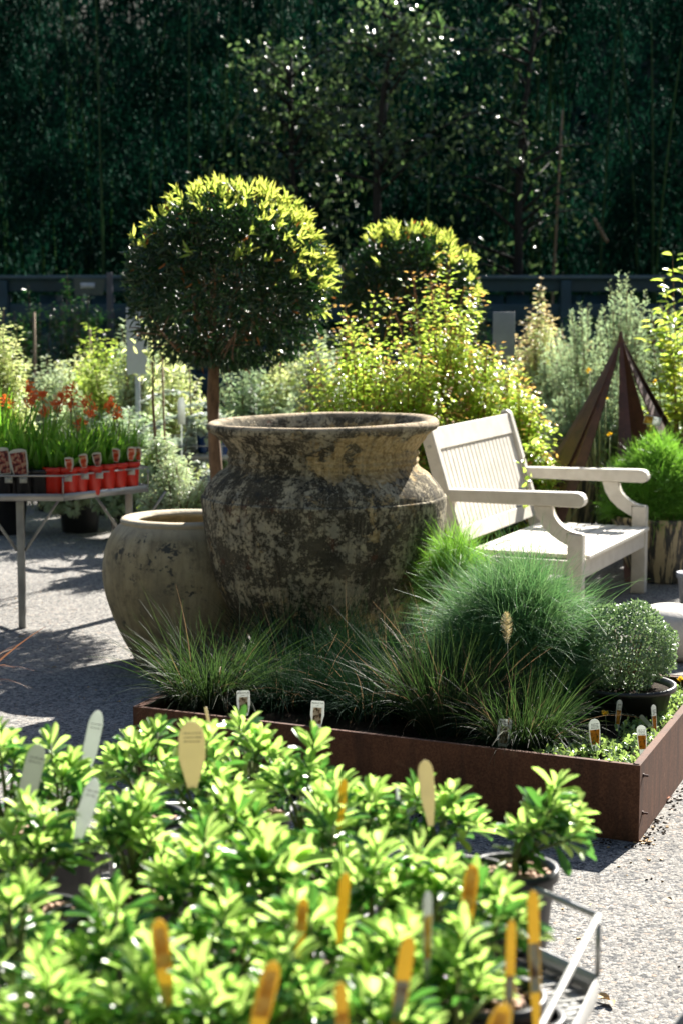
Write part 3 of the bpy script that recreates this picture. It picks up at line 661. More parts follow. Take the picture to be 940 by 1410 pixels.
for px, Y, lb in ((279, p0[1]+.14, 'blue pot left of the topiary trunk, the leftmost blue one'), (291, p0[1]+.17, 'blue pot half hidden by the left side of the topiary trunk'), (313, p0[1]+.14, 'blue pot peeking out right of the topiary trunk, above the urn shoulder')):
    b = atd(px, 600, Y); th = thing('potted_seedling', lb, 'potted plant', (b[0], Y, .533), group='blue pots on the far table'); pot(th, .034, .13, 'blue_plastic')
    f = MB(); n = 60; P = rng.normal(size=(n,3))*[.03,.03,.03]+[0,0,.18]; addl(f, leaves(P, nrm(rdir(n)+[0,0,.4]), rdir(n), .035, .012, KITE)); f.build('foliage', M['leaf_silver'], th)
for i, (px, lb) in enumerate(((232, 'grey seedling tray at the left end of the far table'), (258, 'grey seedling tray next to the leftmost blue pot'))):
    b = atd(px, 610, p0[1]+.12); th = thing('seedling_tray', lb, 'tray', (b[0], p0[1]+.15, .533), group='grey trays on the far table')
    m = MB(); m.add(box((0,0,.03), (.1,.2,.055))); m.add(box((0,0,.058), (.115,.215,.008))); m.build('tray', M['grey_plastic'], th, bevel=.003)
    f = MB(); n = 120; P = np.c_[U(-.045,.045,n), U(-.09,.09,n), U(.065,.09,n)]; addl(f, leaves(P, nrm(rdir(n)+[0,0,.6]), rdir(n), .03, .014, KITE)); f.build('seedlings', M['leaf_euc'], th)
b = atd(250, 565, 10.35); m = MB(); m.add(prism([(-.022,-.08),(.022,-.08),(.022,.05),(.012,.075),(-.012,.075),(-.022,.05)], 0, .002, 'y')); m.add(box((0,.001,-.3), (.008,.0015,.44)))
tag(m.build('plant_label', M['card_white'], loc=b, rot=(0,0,.1)), 'white plant label standing left of the topiary trunk', 'plant label')
# ================================================================ URN AND BOWL
o2 = atd(446, 700, 7.08); ub = np.array([o2[0], 7.08, 0])
urn = thing('weathered_urn', 'huge weathered clay urn with flared rim and patchy lichen, beside the bench', 'urn', ub)
sc = 1/353.
pr = [(.0,.0),(72*sc,.0),(80*sc,.04),(96*sc,.11),(112*sc,.18),(134*sc,.265),(149*sc,.345),(159*sc,.45),(165.5*sc,.56),(168.5*sc,.65),(169.3*sc,.69),(169.3*sc,.701),(168.6*sc,.706),(166.2*sc,.709)]
pr2 = [(166.2*sc,.709),(165.6*sc,.716),(163.2*sc,.731),(158*sc,.752),(146*sc,.79),(135*sc,.812),(130.5*sc,.832),(132.5*sc,.845),(130*sc,.858),(132.5*sc,.87),(130.5*sc,.885),(133.5*sc,.9),(139*sc,.922),(147*sc,.945),(153*sc,.958)]
pr3 = [(153*sc,.958),(157.5*sc,.966),(159.5*sc,.978),(158.5*sc,.992),(154*sc,1.0),(146*sc,.998),(140*sc,.985),(131*sc,.95),(122*sc,.9),(119*sc,.84),(130*sc,.77),(150*sc,.7),(152*sc,.6),(140*sc,.4),(90*sc,.15),(0,.1)]
prof = np.vstack([smooth_prof(pr, 6)[1:-1], smooth_prof(pr2, 6)[:-1], smooth_prof(pr3, 5)])
V, F = lathe(prof, 128)
a = np.arctan2(V[:,1], V[:,0]); rr = np.hypot(V[:,0], V[:,1])
dr = .003*np.sin(a*3+V[:,2]*5)+.0015*np.sin(a*7-V[:,2]*9)+.0008*np.sin(a*13+V[:,2]*31)
V[:,0] += np.cos(a)*dr*(rr > .05); V[:,1] += np.sin(a)*dr*(rr > .05); V[:,2] += np.where(V[:,2] > .93, .001*np.sin(a*5)-.008*np.cos(a)*-1, 0)
m = MB(); m.add((V, F)); m.build('vessel', M['urn_clay'], urn)

bb = atd(254, 800, 7.25); bowl = thing('clay_bowl', 'squat round ochre clay bowl pot tucked behind the left side of the urn', 'pot', (bb[0], 7.25, 0))
sb = 1/345.
po = [(0,0),(62*sb,.0),(76*sb,.05),(94*sb,.15),(108*sb,.26),(113*sb,.36),(110*sb,.45),(102*sb,.52),(90*sb,.565),(86*sb,.577)]
pi_ = [(86*sb,.577),(87*sb,.588),(83*sb,.598),(74*sb,.60),(66*sb,.592),(64*sb,.575),(78*sb,.53),(98*sb,.4),(80*sb,.15),(0,.08)]
V, F = lathe(np.vstack([smooth_prof(po, 6)[1:-1], smooth_prof(pi_, 5)]), 96); a = np.arctan2(V[:,1], V[:,0]); rr = np.hypot(V[:,0], V[:,1])
dr = .003*np.sin(a*3+V[:,2]*7)+.0015*np.sin(a*11+V[:,2]*23); V[:,0] += np.cos(a)*dr*(rr > .05); V[:,1] += np.sin(a)*dr*(rr > .05)
m = MB(); m.add((V, F)); m.build('vessel', M['bowl_clay'], bowl)

# ================================================================ BENCH
TH = 23.5; NF = np.array([1.057, 7.89, 0]); Lb = 1.18
be = thing('garden_bench', 'cream painted timber garden bench with slatted back and scrolled arm supports, facing right', 'bench', NF, -R(TH))
BP = M['bench_paint']; ZS, ZA = .335, .62; TK = .05
def prismy(out, y0, y1, name, par, bev=.006):
    m = MB(); m.add(prism(out, y0, y1, 'y'), 0, False); return m.build(name, BP, par, bevel=bev)
for y0 in (0.0, Lb-TK):
    y1 = y0+TK; q = .004 if y0 == 0 else 0
    # front leg, from the ground to the scroll block
    prismy([(-.072,0),(0,0),(0,.437),(-.072,.437)], y0, y1, 'front_leg', be)
    # quarter-round scroll from block up to the armrest
    cx_, cz_ = .005, .565; out = []
    for t_ in np.linspace(0, 1, 12):
        an = R(268)-t_*R(88); out.append((-.0025+.148*math.cos(an)*.98, .566+.127*math.sin(an)))
    inn = [(-.075,.385),(-.105,.40),(-.145,.425),(-.185,.462),(-.212,.505),(-.226,.553)]
    prismy([(-.004,.4395)]+[(x_, z_) for x_, z_ in out[1:-1]]+[(-.148,.553)]+inn[::-1]+[(-.075,.4395)], y0+.004, y1-.004, 'arm_support', be, .004)
    arm = [(-.63,.555),(-.018,.555),(-.004,.562),(.004,.575),(.004,.59),(-.004,.607),(-.018,.617),(-.04,.62),(-.63,.61)]
    prismy(arm, y0-.006, y1+.010, 'armrest', be, .006)
    # raked rear post
    prismy([(-.60,0),(-.53,0),(-.53,.30),(-.55,.36),(-.715,.885),(-.735,.90),(-.765,.893),(-.77,.87),(-.62,.36),(-.60,.30)], y0+.001, y1-.001, 'back_post', be)
    prismy([(-.53,.25),(-.072,.25),(-.072,.315),(-.53,.315)], y0+.010, y1-.010, 'side_rail', be, .003)
prismy([(-.034,.235),(-.006,.235),(-.006,.318),(-.034,.318)], TK+.001, Lb-TK-.001, 'front_rail', be, .003)
prismy([(-.575,.235),(-.55,.235),(-.55,.31),(-.575,.31)], TK+.001, Lb-TK-.001, 'rear_rail', be, .003)
m = MB()
for i in range(8):
    x0 = -.535+i*.0665; w_ = .060; fr = (i == 7)
    m.add(prism([(x0, .319+.002*(i < 3)), (x0+w_, .319), (x0+w_, .338), (x0, .339)], (TK+.001 if i < 1 else -.0), (Lb-TK-.001 if i < 1 else Lb), 'y') if False else box((x0+w_/2, Lb/2, .329), (w_, Lb-2*TK-.004, .019)), 0, False)
m.add(box((.008, Lb/2, .329), (.022, Lb-2*TK-.004, .019)), 0, False)
m.build('seat', BP, be, bevel=.004)
# back: in the raked plane
pa, pb_ = np.array([-.585,.36]), np.array([-.742,.888]); dv = (pb_-pa)/np.linalg.norm(pb_-pa); nv = np.array([dv[1], -dv[0]]); LBK = np.linalg.norm(pb_-pa)
def raked(s0, s1, t0, t1, y0, y1):
    c4 = [pa+dv*s0+nv*t0, pa+dv*s1+nv*t0, pa+dv*s1+nv*t1, pa+dv*s0+nv*t1]
    return prism([tuple(v) for v in c4], y0, y1, 'y')
m = MB(); m.add(raked(LBK-.115, LBK-.012, -.016, .016, TK+.001, Lb-TK-.001), 0, False); m.build('top_rail', BP, be, bevel=.004)
m = MB(); m.add(raked(.0, .07, -.016, .016, TK+.001, Lb-TK-.001), 0, False); m.build('bottom_rail', BP, be, bevel=.004)
m = MB(); ns = 20; span = Lb-2*TK-.004; p_ = span/ns
for i in range(ns): y0 = TK+.002+i*p_+.004; m.add(raked(.071, LBK-.116, -.009, .009, y0, y0+p_-.008), 0, False)
m.build('back_slats', BP, be, bevel=.002)
m = MB()
for z_, x_ in ((.80,-.722),): m.add(tube([(x_,-.004,z_),(x_,.001,z_)], [.008,.008], 12), 0, False)
m.build('bolt', M['galvanised'], be)
# vine sprig creeping through the slats
th = thing('climbing_sprig', 'small green leafy sprig poking through the back slats of the bench', 'plant', NF+np.array([-.45,.72,0])); m = MB(); f = MB()
pts = [atd(x_, y_, 8.62)-(NF+np.array([-.45,.72,0])) for x_, y_ in ((722, 700), (727, 660), (719, 640), (726, 618), (734, 612))]; m.add(tube(pts, .0025, 4)); m.build('stems', M['stem_green'], th)
P = np.repeat(np.array(pts), 4, 0)+rng.normal(size=(20,3))*.012; addl(f, leaves(P, nrm(rdir(20)+[0,-.2,.3]), nrm(rdir(20)+[0,-1,.5]), .034, .022, OVAL)); f.build('foliage', M['leaf_lime'], th)

# ================================================================ PLANTER
PC = at(878.5, 1161, 0); PLt = at(183, 973, .2165); PH = .2165
e1 = PLt[:2]-PC[:2]; PL = np.linalg.norm(e1); e1 = e1/PL; e2 = np.array([math.sin(R(20.6)), math.cos(R(20.6))]); PD = 1.2
def pw(u, v, z=0.0): q = PC[:2]+e1*u+e2*v; return np.array([q[0], q[1], z])
def lw(x, y): q = -e1*x+e2*y; return np.array([q[0], q[1]])
pl = thing('steel_planter', 'long low planter box of rusty weathering steel filled with grasses, in front of the urn', 'planter', pw(0,0))
CT = M['corten']
def panel(a, b_, name, inward):
    a, b_ = lw(*a), lw(*b_); d = nrm(b_-a); n_ = np.array([-d[1], d[0]]); n_ = n_ if n_@lw(*inward) > 0 else -n_; m = MB()
    m.add(beam((*(a+n_*.002), PH/2), (*(b_+n_*.002), PH/2), .004, PH), 0, False)
    m.add(beam((*(a+n_*.014+d*.004), PH-.0035), (*(b_+n_*.014-d*.004), PH-.0035), .02, .003), 0, False)
    return m.build(name, CT, pl, bevel=.0012)
panel((-PL,0), (0,0), 'front_panel', (0,1)); panel((-.004,.0045), (-.004,PD), 'side_panel', (-1,0)) if False else panel((0,.0045), (0,PD), 'side_panel', (-1,0))
panel((-PL,.0045), (-PL,PD), 'side_panel', (1,0)); panel((-PL+.0045,PD), (-.0045,PD), 'back_panel', (0,-1))
for y_, z_ in ((.045,.178),(.045,.072),(PD-.05,.178),(PD-.05,.072)):
    q0 = np.array([*lw(0,y_), z_]); nn_ = np.array([e2[1], -e2[0], 0]); m = MB(); m.add(tube([q0-nn_*.001, q0+nn_*.004], .006, 6), 0, False); m.add(tube([q0+nn_*.004, q0+nn_*.016], .0035, 8), 0, False); m.build('bolt', M['dark_rust'], pl)
g = MB(); nx_, ny_ = 80, 60; gx, gy = np.meshgrid(np.linspace(-PL+.006, -.006, nx_), np.linspace(.006, PD-.006, ny_))
gz = .165+.008*np.sin(gx*21+gy*7)+.006*np.sin(gx*9-gy*25)+rng.normal(size=gx.shape)*.003
g.add((np.stack([-e1[0]*gx+e2[0]*gy, -e1[1]*gx+e2[1]*gy, gz], -1).reshape(-1,3), [(i*nx_+j, i*nx_+j+1, (i+1)*nx_+j+1, (i+1)*nx_+j) for i in range(ny_-1) for j in range(nx_-1)])); g.build('soil', M['soil'], pl)

# grasses
def grass(u, v, label, n, Lm, mats, wd=.004, spread=.75, droop=.55, r0=.05, plume=0, straw=.12, name='grass_tuft', tall=0, loc=None, grp='ornamental grasses in the rusty planter', curl=.08, potr=None):
    p = pw(u, v, .165) if loc is None else np.array(loc); th = thing(name, label, 'grass', p, group=grp); f = MB()
    if potr: pot(th, *potr)
    zb = potr[1]*.86 if potr else 0
    for mi, nn in ((0, int(n*(1-straw))), (1, int(n*straw))):
        a = U(0, 2*np.pi, nn); rr_ = r0*np.sqrt(U(0,1,nn)); P = np.c_[rr_*np.cos(a), rr_*np.sin(a), np.full(nn, zb)]
        sp = spread*U(0,1,nn)**.7; D = np.c_[np.cos(a)*sp+rng.normal(size=nn)*.15, np.sin(a)*sp+rng.normal(size=nn)*.15, np.ones(nn)]
        addl(f, blades(P, D, Lm*U(.55,1.15,nn), wd*U(.6,1.2,nn), droop*U(.3,1.3,nn), 6, curl+.1*mi), mi)
    f.build('blades', [M[mats], M['blade_straw']], th)
    if plume:
        for k in range(plume):
            a = U(0,6.28); q0 = np.array([U(-.03,.03),U(-.03,.03),zb]); q2 = np.array([math.cos(a)*.05, math.sin(a)*.05, Lm*1.05+tall]); m = MB()
            pts = [q0, (q0+q2)/2+[.01,0,.02], q2]; m.add(tube(pts, [.0022,.002,.0015], 5)); nn = 260; t_ = U(0,1,nn); ax = nrm(q2-pts[1]); P = q2-ax*.02+ax*t_[:,None]*.10
            sd_ = nrm(np.cross(np.repeat([ax], nn, 0), rdir(nn))); wv_ = np.sin(np.pi*np.clip(t_*.9+.1,0,1))**.8
            addl(m, blades(P, nrm(sd_+ax*.7), .022*wv_+.004, .0012, .1, 2), 1); m.build('plume', [M['stem_green'], M['petal_cream']], th)
    return th
grass(PL-.13, .30, 'wispy grass tuft at the left end of the rusty planter, its blades catching the sun', 1500, .42, 'blade_mix', .0034, .95, .6, .09, straw=.03, curl=.16)
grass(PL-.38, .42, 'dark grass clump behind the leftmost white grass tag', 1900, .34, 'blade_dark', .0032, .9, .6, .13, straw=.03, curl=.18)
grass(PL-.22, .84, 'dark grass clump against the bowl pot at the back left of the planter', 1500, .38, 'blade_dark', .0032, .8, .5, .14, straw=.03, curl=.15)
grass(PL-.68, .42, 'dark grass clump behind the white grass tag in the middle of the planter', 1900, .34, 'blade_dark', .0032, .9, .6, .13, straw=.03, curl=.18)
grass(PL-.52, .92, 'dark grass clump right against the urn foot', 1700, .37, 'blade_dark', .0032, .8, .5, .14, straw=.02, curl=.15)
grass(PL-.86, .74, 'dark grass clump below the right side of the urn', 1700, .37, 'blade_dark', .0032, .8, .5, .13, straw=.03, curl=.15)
grass(PL-.96, .30, 'upright grass clump with reddish straw tips left of the big feathery bush', 1400, .43, 'blade_mix', .0032, .6, .45, .09, straw=.09, curl=.14)
grass(PL-1.17, .32, 'low dark grass between the straw-tipped clump and the plumed clump', 1200, .34, 'blade_dark', .003, 1.0, .7, .11, straw=.04, curl=.2)
grass(.40, .20, 'grass clump with one pale fluffy plume in front of the big feathery bush', 1200, .34, 'blade_mix', .0032, .7, .6, .08, plume=0, straw=.05, curl=.16)
# the pale plume of that clump
pq = pw(.395,.16,.165); tp = atd(697, 850, 5.35); m = MB(); q2 = tp; q0 = pq+np.array([.0,0,0]); md = (q0+q2)/2+np.array([-.012,0,0]); m.add(tube([q0, md, q2], [.0028,.0022,.0016], 5)); nn = 420; t_ = U(0,1,nn); ax = nrm(q2-md); P = q2-ax*.085+ax*t_[:,None]*.10
sd_ = nrm(np.cross(np.repeat([ax], nn, 0), rdir(nn))); addl(m, blades(P, nrm(sd_+ax*.8), .024*np.sin(np.pi*np.clip(t_*.85+.08,0,1))+.002, .0012, .1, 2), 1)
o = m.build('grass_plume', [M['blade_mix'], M['petal_cream']]); tag(o, 'pale fluffy seed plume standing in front of the big feathery bush', 'seed head')

# feathery thread bushes
def thread(loc, r, zc, ztop, n, L, mat, label, name='feathery_bush', wd=.0016, droop=.3, core=.55, potspec=None, low=-.45, grp='feathery thread-leaved bushes', up=.15):
    th = thing(name, label, 'shrub', loc, group=grp)
    if potspec: potspec(th)
    u = rdir(int(n*1.6)); u = u[u[:,2] > low][:n]; k = len(u); rz = (ztop-zc)
    lump = 1+.09*np.sin(u[:,0]*6+2)+.07*np.sin(u[:,1]*9+u[:,2]*7)+.05*np.sin(u[:,0]*15+u[:,2]*12); rad = U(core*.5, 1.0, k)**.6*lump
    P = u*rad[:,None]*np.array([r, r, rz])*(1-L*.75/r)+[0,0,zc]
    P[:,2] = np.maximum(P[:,2], .02); D = nrm(u+rng.normal(size=(k,3))*.62+[0,0,up]); f = MB()
    addl(f, blades(P, D, L*U(.5,1.2,k)*np.where(U(0,1,k) < .06, 1.6, 1)*(1+.25*np.sin(u[:,0]*9+u[:,2]*7)), wd, droop*U(-.2,1.2,k), 4, .3, .5)); f.build('foliage', M[mat], th)
    s_ = MB()
    for i in range(40):
        d_ = rdir(1)[0]; d_[2] = abs(d_[2]); q = d_*np.array([r,r,rz])*.7+[0,0,zc]; s_.add(tube([(0,0,.0), q*.5+[0,0,.02], q], [.005,.003,.0015], 4))
    s_.build('stems', M['bark_brown'], th); return th
q = at(712, 978, .165); thread(q, .33, .2, .55, 30000, .15, 'thread_green', 'big feathery blue-green thread-leaved bush overflowing the middle of the planter', low=-.8, wd=.0017, up=.05)
q = atd(628, 760, 6.78); thread((q[0], 6.78, 0), .2, .38, .70, 9000, .11, 'thread_bright', 'narrow bright green feathery bush squeezed between urn and bench', low=-.8)

# small-leaved ball in a black pot
q = at(860, 990, .165); th = thing('ball_shrub', 'clipped ball of tiny silvery leaves in a black pot at the right of the planter', 'shrub', q); 
pot(th, .152, .115, 'black_plastic', lip=.016); f = MB(); n = 9500; u = rdir(n); u = u[u[:,2] > -.9]; n = len(u)
rad = U(.55,1,n)**.45*(1+.05*np.sin(u[:,0]*8)+.05*np.sin(u[:,2]*9+u[:,1]*6)); P = u*rad[:,None]*[.15,.15,.142]+[0,0,.228]; P[:,2] = np.maximum(P[:,2], .112+U(0,.02,n))
addl(f, leaves(P, nrm(u+rng.normal(size=(n,3))*.7), nrm(u+rdir(n)*.6), U(.008,.014,n), U(.005,.008,n), OVAL)); f.build('foliage', M['leaf_tiny'], th)
m = MB()
for i in range(30): d_ = rdir(1)[0]; d_[2] = abs(d_[2])*.8; m.add(tube([(0,0,.07), d_*.06+[0,0,.12], d_*.12+[0,0,.19]], [.004,.003,.0015], 4))
m.build('stems', M['bark_brown'], th)

# low daisies in the corner
f = MB(); n = 3600; uu, vv = U(.02,.36,n), U(.02,1.12,n); keep = (uu < .34-.12*np.clip((vv-.3)/.5,0,1)) & ~((uu > .16) & (vv > .38)); uu, vv = uu[keep], vv[keep]; n = len(uu)
P = np.array([pw(a_, b_, 0) for a_, b_ in zip(uu, vv)]); P[:,2] = .172+U(0,.045,n)*(.6+.5*np.sin(uu*30)*np.sin(vv*23)); D = nrm(rdir(n)+[0,0,.55])
addl(f, leaves(P, D, nrm(rdir(n)*.6+[0,0,1]), U(.014,.026,n), U(.007,.012,n), OBOV)); tag(f.build('ground_cover', M['leaf_daisy']), 'low pale green leafy ground cover in the right corner of the rusty planter', kind='stuff')
for px, py, z, lb in ((833, 983, .25, 'tallest little yellow flower beside the yellow plant tag'), (736, 1003, .225, 'little yellow flower nearest the white grass tag'), (776, 1003, .225, 'little yellow flower between the white tag and the widest orange tag'), (936, 935, .25, 'little yellow flower at the right edge beside the black pot')):
    q = at(px, py, z); q[2] = z; b0 = q-[0,0,z-.17]; th = thing('daisy_flower', lb, 'flower', b0, group='little yellow flowers in the planter'); m = MB(); m.add(tube([(0,0,0),(.004,0,(z-.17)*.5),(0,0,z-.17)], .0012, 4)); m.build('stem', M['stem_green'], th)
    m = MB(); k = 26; addl(m, leaves(np.tile([0,0,z-.17], (k,1))+rng.normal(size=(k,3))*.003, nrm(rdir(k)+[0,0,.6]), rdir(k), .009, .005, OVAL)); m.build('petals', M['petal_yellow'], th)
q = pw(PL+.01, -.02, 0)

# ---- plant tags: plate with printed picture
def plate(th, wd, h, top=.5, taper=.35, base='card_white', pic=None, picz=(.3,.7), stake=True, rnd=True, nm='card'):
    out = []; k = 10
    if rnd:
        for i in range(k+1): an = math.pi*i/k; out.append((wd/2*math.cos(an), h-wd*top+wd*top*math.sin(an)))
    else: out += [(wd/2*.96, h-.004), (wd/2*.85, h), (-wd/2*.85, h), (-wd/2*.96, h-.004)]
    out += [(-wd/2, h*.45), (-wd/2*taper, 0), (wd/2*taper, 0), (wd/2, h*.45)]
    m = MB(); m.add(prism(out, -.0006, .0006, 'y'), 0, False); c_ = m.build(nm, M[base], th)
    if pic:
        z0, z1 = h*picz[0], h*picz[1]; w0 = wd*.5*(taper+(1-taper)*min(1, picz[0]/.45))*.86; w1 = wd*.43 if z1 < h-wd*top else wd*.3
        for sgn in (-1, 1):
            m = MB(); m.add(([(-w0,sgn*.001,z0),(w0,sgn*.001,z0),(w1,sgn*.001,z1),(-w1,sgn*.001,z1)], [(0,1,2,3)]), 0, False); m.build('picture', M[pic], c_)
    return c_
def strokes(par, wd, z0, n, h=.0015, gap=.004, sgn=-1, mat='ink'):
    for i in range(n):
        m = MB(); x = -wd/2
        while x < wd/2: l = U(.002,.006); m.add(box((min(x+l/2, wd/2), sgn*.0011, z0-i*gap), (l, .0004, h))); x += l+.0012
        m.build('lettering', M[mat], par)
def text(par, s, size, z, y=-.0012):
    cu = bpy.data.curves.new('lettering', 'FONT'); cu.body = s; cu.size = size; cu.align_x = 'CENTER'; cu.extrude = .00015
    o_ = bpy.data.objects.new('lettering', cu); C.objects.link(o_); o_.parent = par; o_.location = (0, y, z); o_.rotation_euler = (R(90), 0, 0); cu.materials.append(M['ink'])
    bpy.context.view_layer.update(); me_ = bpy.data.meshes.new_from_object(o_.evaluated_get(bpy.context.evaluated_depsgraph_get())); bpy.data.objects.remove(o_); o_ = bpy.data.objects.new('lettering', me_); C.objects.link(o_); o_.parent = par; o_.location = (0, y, z); o_.rotation_euler = (R(90), 0, 0)
for px, py, rz, tl, lb in ((336, 989, .1, -.02, 'small white grass tag at the planter front, the leftmost of three'), (436, 1004, -.1, .04, 'small white grass tag at the planter front, the middle one of three'), (691, 1031, .25, .16, 'small white grass tag tilted before the plumed grass, nearest the yellow tags')):
    q = at(px, py-3, .205); th = thing('plant_tag', lb, 'plant tag', q, rz, 'white grass tags in the planter'); th.rotation_euler = (R(-6), tl, rz)
    c_ = plate(th, .042, .078, taper=.62, rnd=False, pic='print_grass', picz=(.12,.74)); text(c_, 'PENNISETUM', .0062, .0685); text(c_, 'Lime', .005, .062)
for px, py, wd, h, rz, tl, lb in ((820, 1040, .034, .092, .25, -.05, 'widest orange-flower tag standing in the pale ground cover'), (849, 1012, .02, .092, .5, .16, 'narrow orange-flower tag in the shade before the black pot'), (885, 1046, .027, .085, -.3, -.1, 'round-topped orange-flower tag nearest the planter corner'),
                       (902, 1022, .018, .098, .6, -.03, 'slim orange-flower tag against the lit planter side')):
    q = at(px, py-6, .193); th = thing('plant_tag', lb, 'plant tag', q, rz, 'orange flower tags in the planter'); th.rotation_euler = (R(-5), tl, rz)
    c_ = plate(th, wd, h, base='card_white', pic='print_orange', picz=(.2,.66), taper=.6); strokes(c_, wd*.6, h*.84, 4)
q = at(906, 1012, .17); th = thing('plant_tag', 'yellow-footed grey tag leaning hard to the left before the black pot', 'plant tag', q, .3, 'orange flower tags in the planter'); th.rotation_euler = (R(-5), -.75, .3); plate(th, .013, .085, base='card_grey', pic='print_amber', picz=(.1,.4))

# terracotta shards and pot bits at the left corner
th = thing('broken_pot', 'broken ribbed terracotta pot lying at the left end of the planter', 'pot', pw(PL+.03,.1,0), .5)
m = MB(); V, F = lathe([(.05,0),(.052,.02),(.055,.022),(.055,.03),(.053,.032),(.058,.05),(.06,.052),(.06,.06),(.058,.062),(.062,.08)], 24); keepf = [f_ for f_ in F if min(v_ % 24 for v_ in f_) > 3]; m.add((V, keepf), 0, False); o = m.build('shard', M['terracotta'], th, rot=(R(70), 0, .4)); o.location = (0,0,.055); md_ = o.modifiers.new('thick', 'SOLIDIFY'); md_.thickness = .006

# ================================================================ OBELISK, POTS AT RIGHT
ob = atd(850, 700, 10.0); tp = thing('steel_obelisk', 'dark rusty steel tent-shaped obelisk of curved fins behind the bench', 'sculpture', (ob[0], 10.0, 0)); ZT = atd(850, 468, 10.0)[2]
def rz_(z): s = np.clip((ZT-z)/ZT, 0, 1); return .012+.66*(s*.72+.28*s*s) if False else .01+ .36*s+ .34*s**2.0 + .06*np.sin(np.pi*np.minimum(s*1.0,1))
for az, wm, fold in ((190, .30, .3), (222, .10, .5), (268, .07, .3), (335, .24, .4), (5, .2, -.4), (60, .16, .3), (125, .18, .3)):
    a = R(az); er = np.array([math.cos(a), math.sin(a), 0]); et = np.array([-math.sin(a), math.cos(a), 0]); K = 26; zz2 = np.linspace(ZT, 0, K); m = MB(); V = []
    for z_ in zz2:
        s = (ZT-z_)/ZT; wd = .012+wm*min(1, s*1.9)**.9; r_ = rz_(z_)
        p = er*r_+np.array([0,0,z_]); V += [p-et*wd/2-er*fold*wd*.3, p+er*.0, p+et*wd/2-er*fold*wd*.3]
    F = [(3*i+j, 3*i+j+1, 3*i+4+j, 3*i+3+j) for i in range(K-1) for j in range(2)]; m.add((V, F), 0, False)
    o = m.build('fin', M['dark_rust'], tp); md_ = o.modifiers.new('thick', 'SOLIDIFY'); md_.thickness = .005; md_.offset = 0
m = MB(); m.add(lathe([(0,.055),(.008,.04),(.02,-.02),(.016,-.03),(0,-.03)], 12, (0,0,ZT))); m.build('finial', M['dark_rust'], tp)
q = atd(898, 579, 9.62); th = thing('price_tag', 'yellow and white price tag hanging on the right fin of the rusty obelisk', 'tag', q); th.rotation_euler = (0, R(11), 0)
m = MB(); m.add(box((0,0,0), (.092,.0015,.045))); c_ = m.build('card', M['card_white'], th); m = MB(); m.add(box((-.022,-.0012,0), (.044,.0006,.04))); m.build('picture', M['print_amber'], c_)
m = MB(); m.add(tube([(.04,-.001,.018),(.055,.03,.05),(.06,.1,.07)], .001, 5)); m.build('string', M['stake_wood'], th); strokes(c_, .035, .012, 3)

def stripedpot(q, r, h, name, label, prof=None):
    th = thing(name, label, 'pot', q); p = prof or [(0,0),(r*.6,0),(r*.68,h*.1),(r*.86,h*.55),(r*.97,h*.88),(r*1.02,h*.93),(r*1.03,h),(r*.95,h),(r*.9,h*.9),(r*.8,h*.8),(0,h*.8)]
    m = MB(); m.add(lathe(smooth_prof(p, 5), 64)); m.build('vessel', M['striped_glaze'], th); return th
gp = atd(914, 700, 9.4); GP = np.array([gp[0], 9.4, 0])
stripedpot(GP, .275, .34, 'striped_pot', 'cream glazed pot with black drips behind the right bench leg')
q = GP+np.array([-.03,0,.27]); thread(q, .31, .16, .50, 26000, .07, 'thread_bright', 'bright green mop-like grass cushion growing in the striped pot', name='grass_cushion', wd=.0035, droop=.25, low=-.35, grp=None, up=.35)
jq = atd(786, 700, 10.95); stripedpot((jq[0], 10.95, 0), .19, .62, 'tall_jar', 'tall pale glazed jar seen through the left legs of the obelisk', [(0,0),(.11,0),(.13,.1),(.17,.3),(.19,.42),(.17,.52),(.12,.58),(.13,.62),(.1,.62),(.09,.56),(0,.5)])
jq = atd(752, 700, 11.2); th = thing('stone_trough', 'pale flat-rimmed trough behind the far end of the bench back', 'pot', (jq[0], 11.2, 0)); m = MB(); m.add(lathe([(0,0),(.13,0),(.15,.5),(.165,.51),(.165,.55),(.14,.55),(.13,.5),(0,.5)], 32)); m.build('vessel', M['bowl_cement'], th)
sq = atd(948, 800, 8.6); th = thing('grey_pot', 'small grey rimmed pot cut off by the right edge', 'pot', (sq[0], 8.6, 0)); m = MB(); m.add(lathe([(0,0),(.04,0),(.052,.13),(.06,.135),(.06,.16),(.052,.16),(.048,.13),(0,.13)], 28)); m.build('vessel', M['grey_pot'], th)
# pale rounded stone behind the ball shrub
sq = at(926, 912, 0); sq = np.array([sq[0], sq[1]+.1, 0]); V, F = lathe(smooth_prof([(0,0),(.1,.0),(.15,.06),(.155,.12),(.13,.18),(.07,.215),(0,.222)], 6), 48); V[:,0] *= 1.08; m = MB(); m.add((V, F))
tag(m.build('stone_ball', M['stone_pale'], loc=sq), 'smooth pale rounded stone behind the ball shrub at the right edge', 'stone')
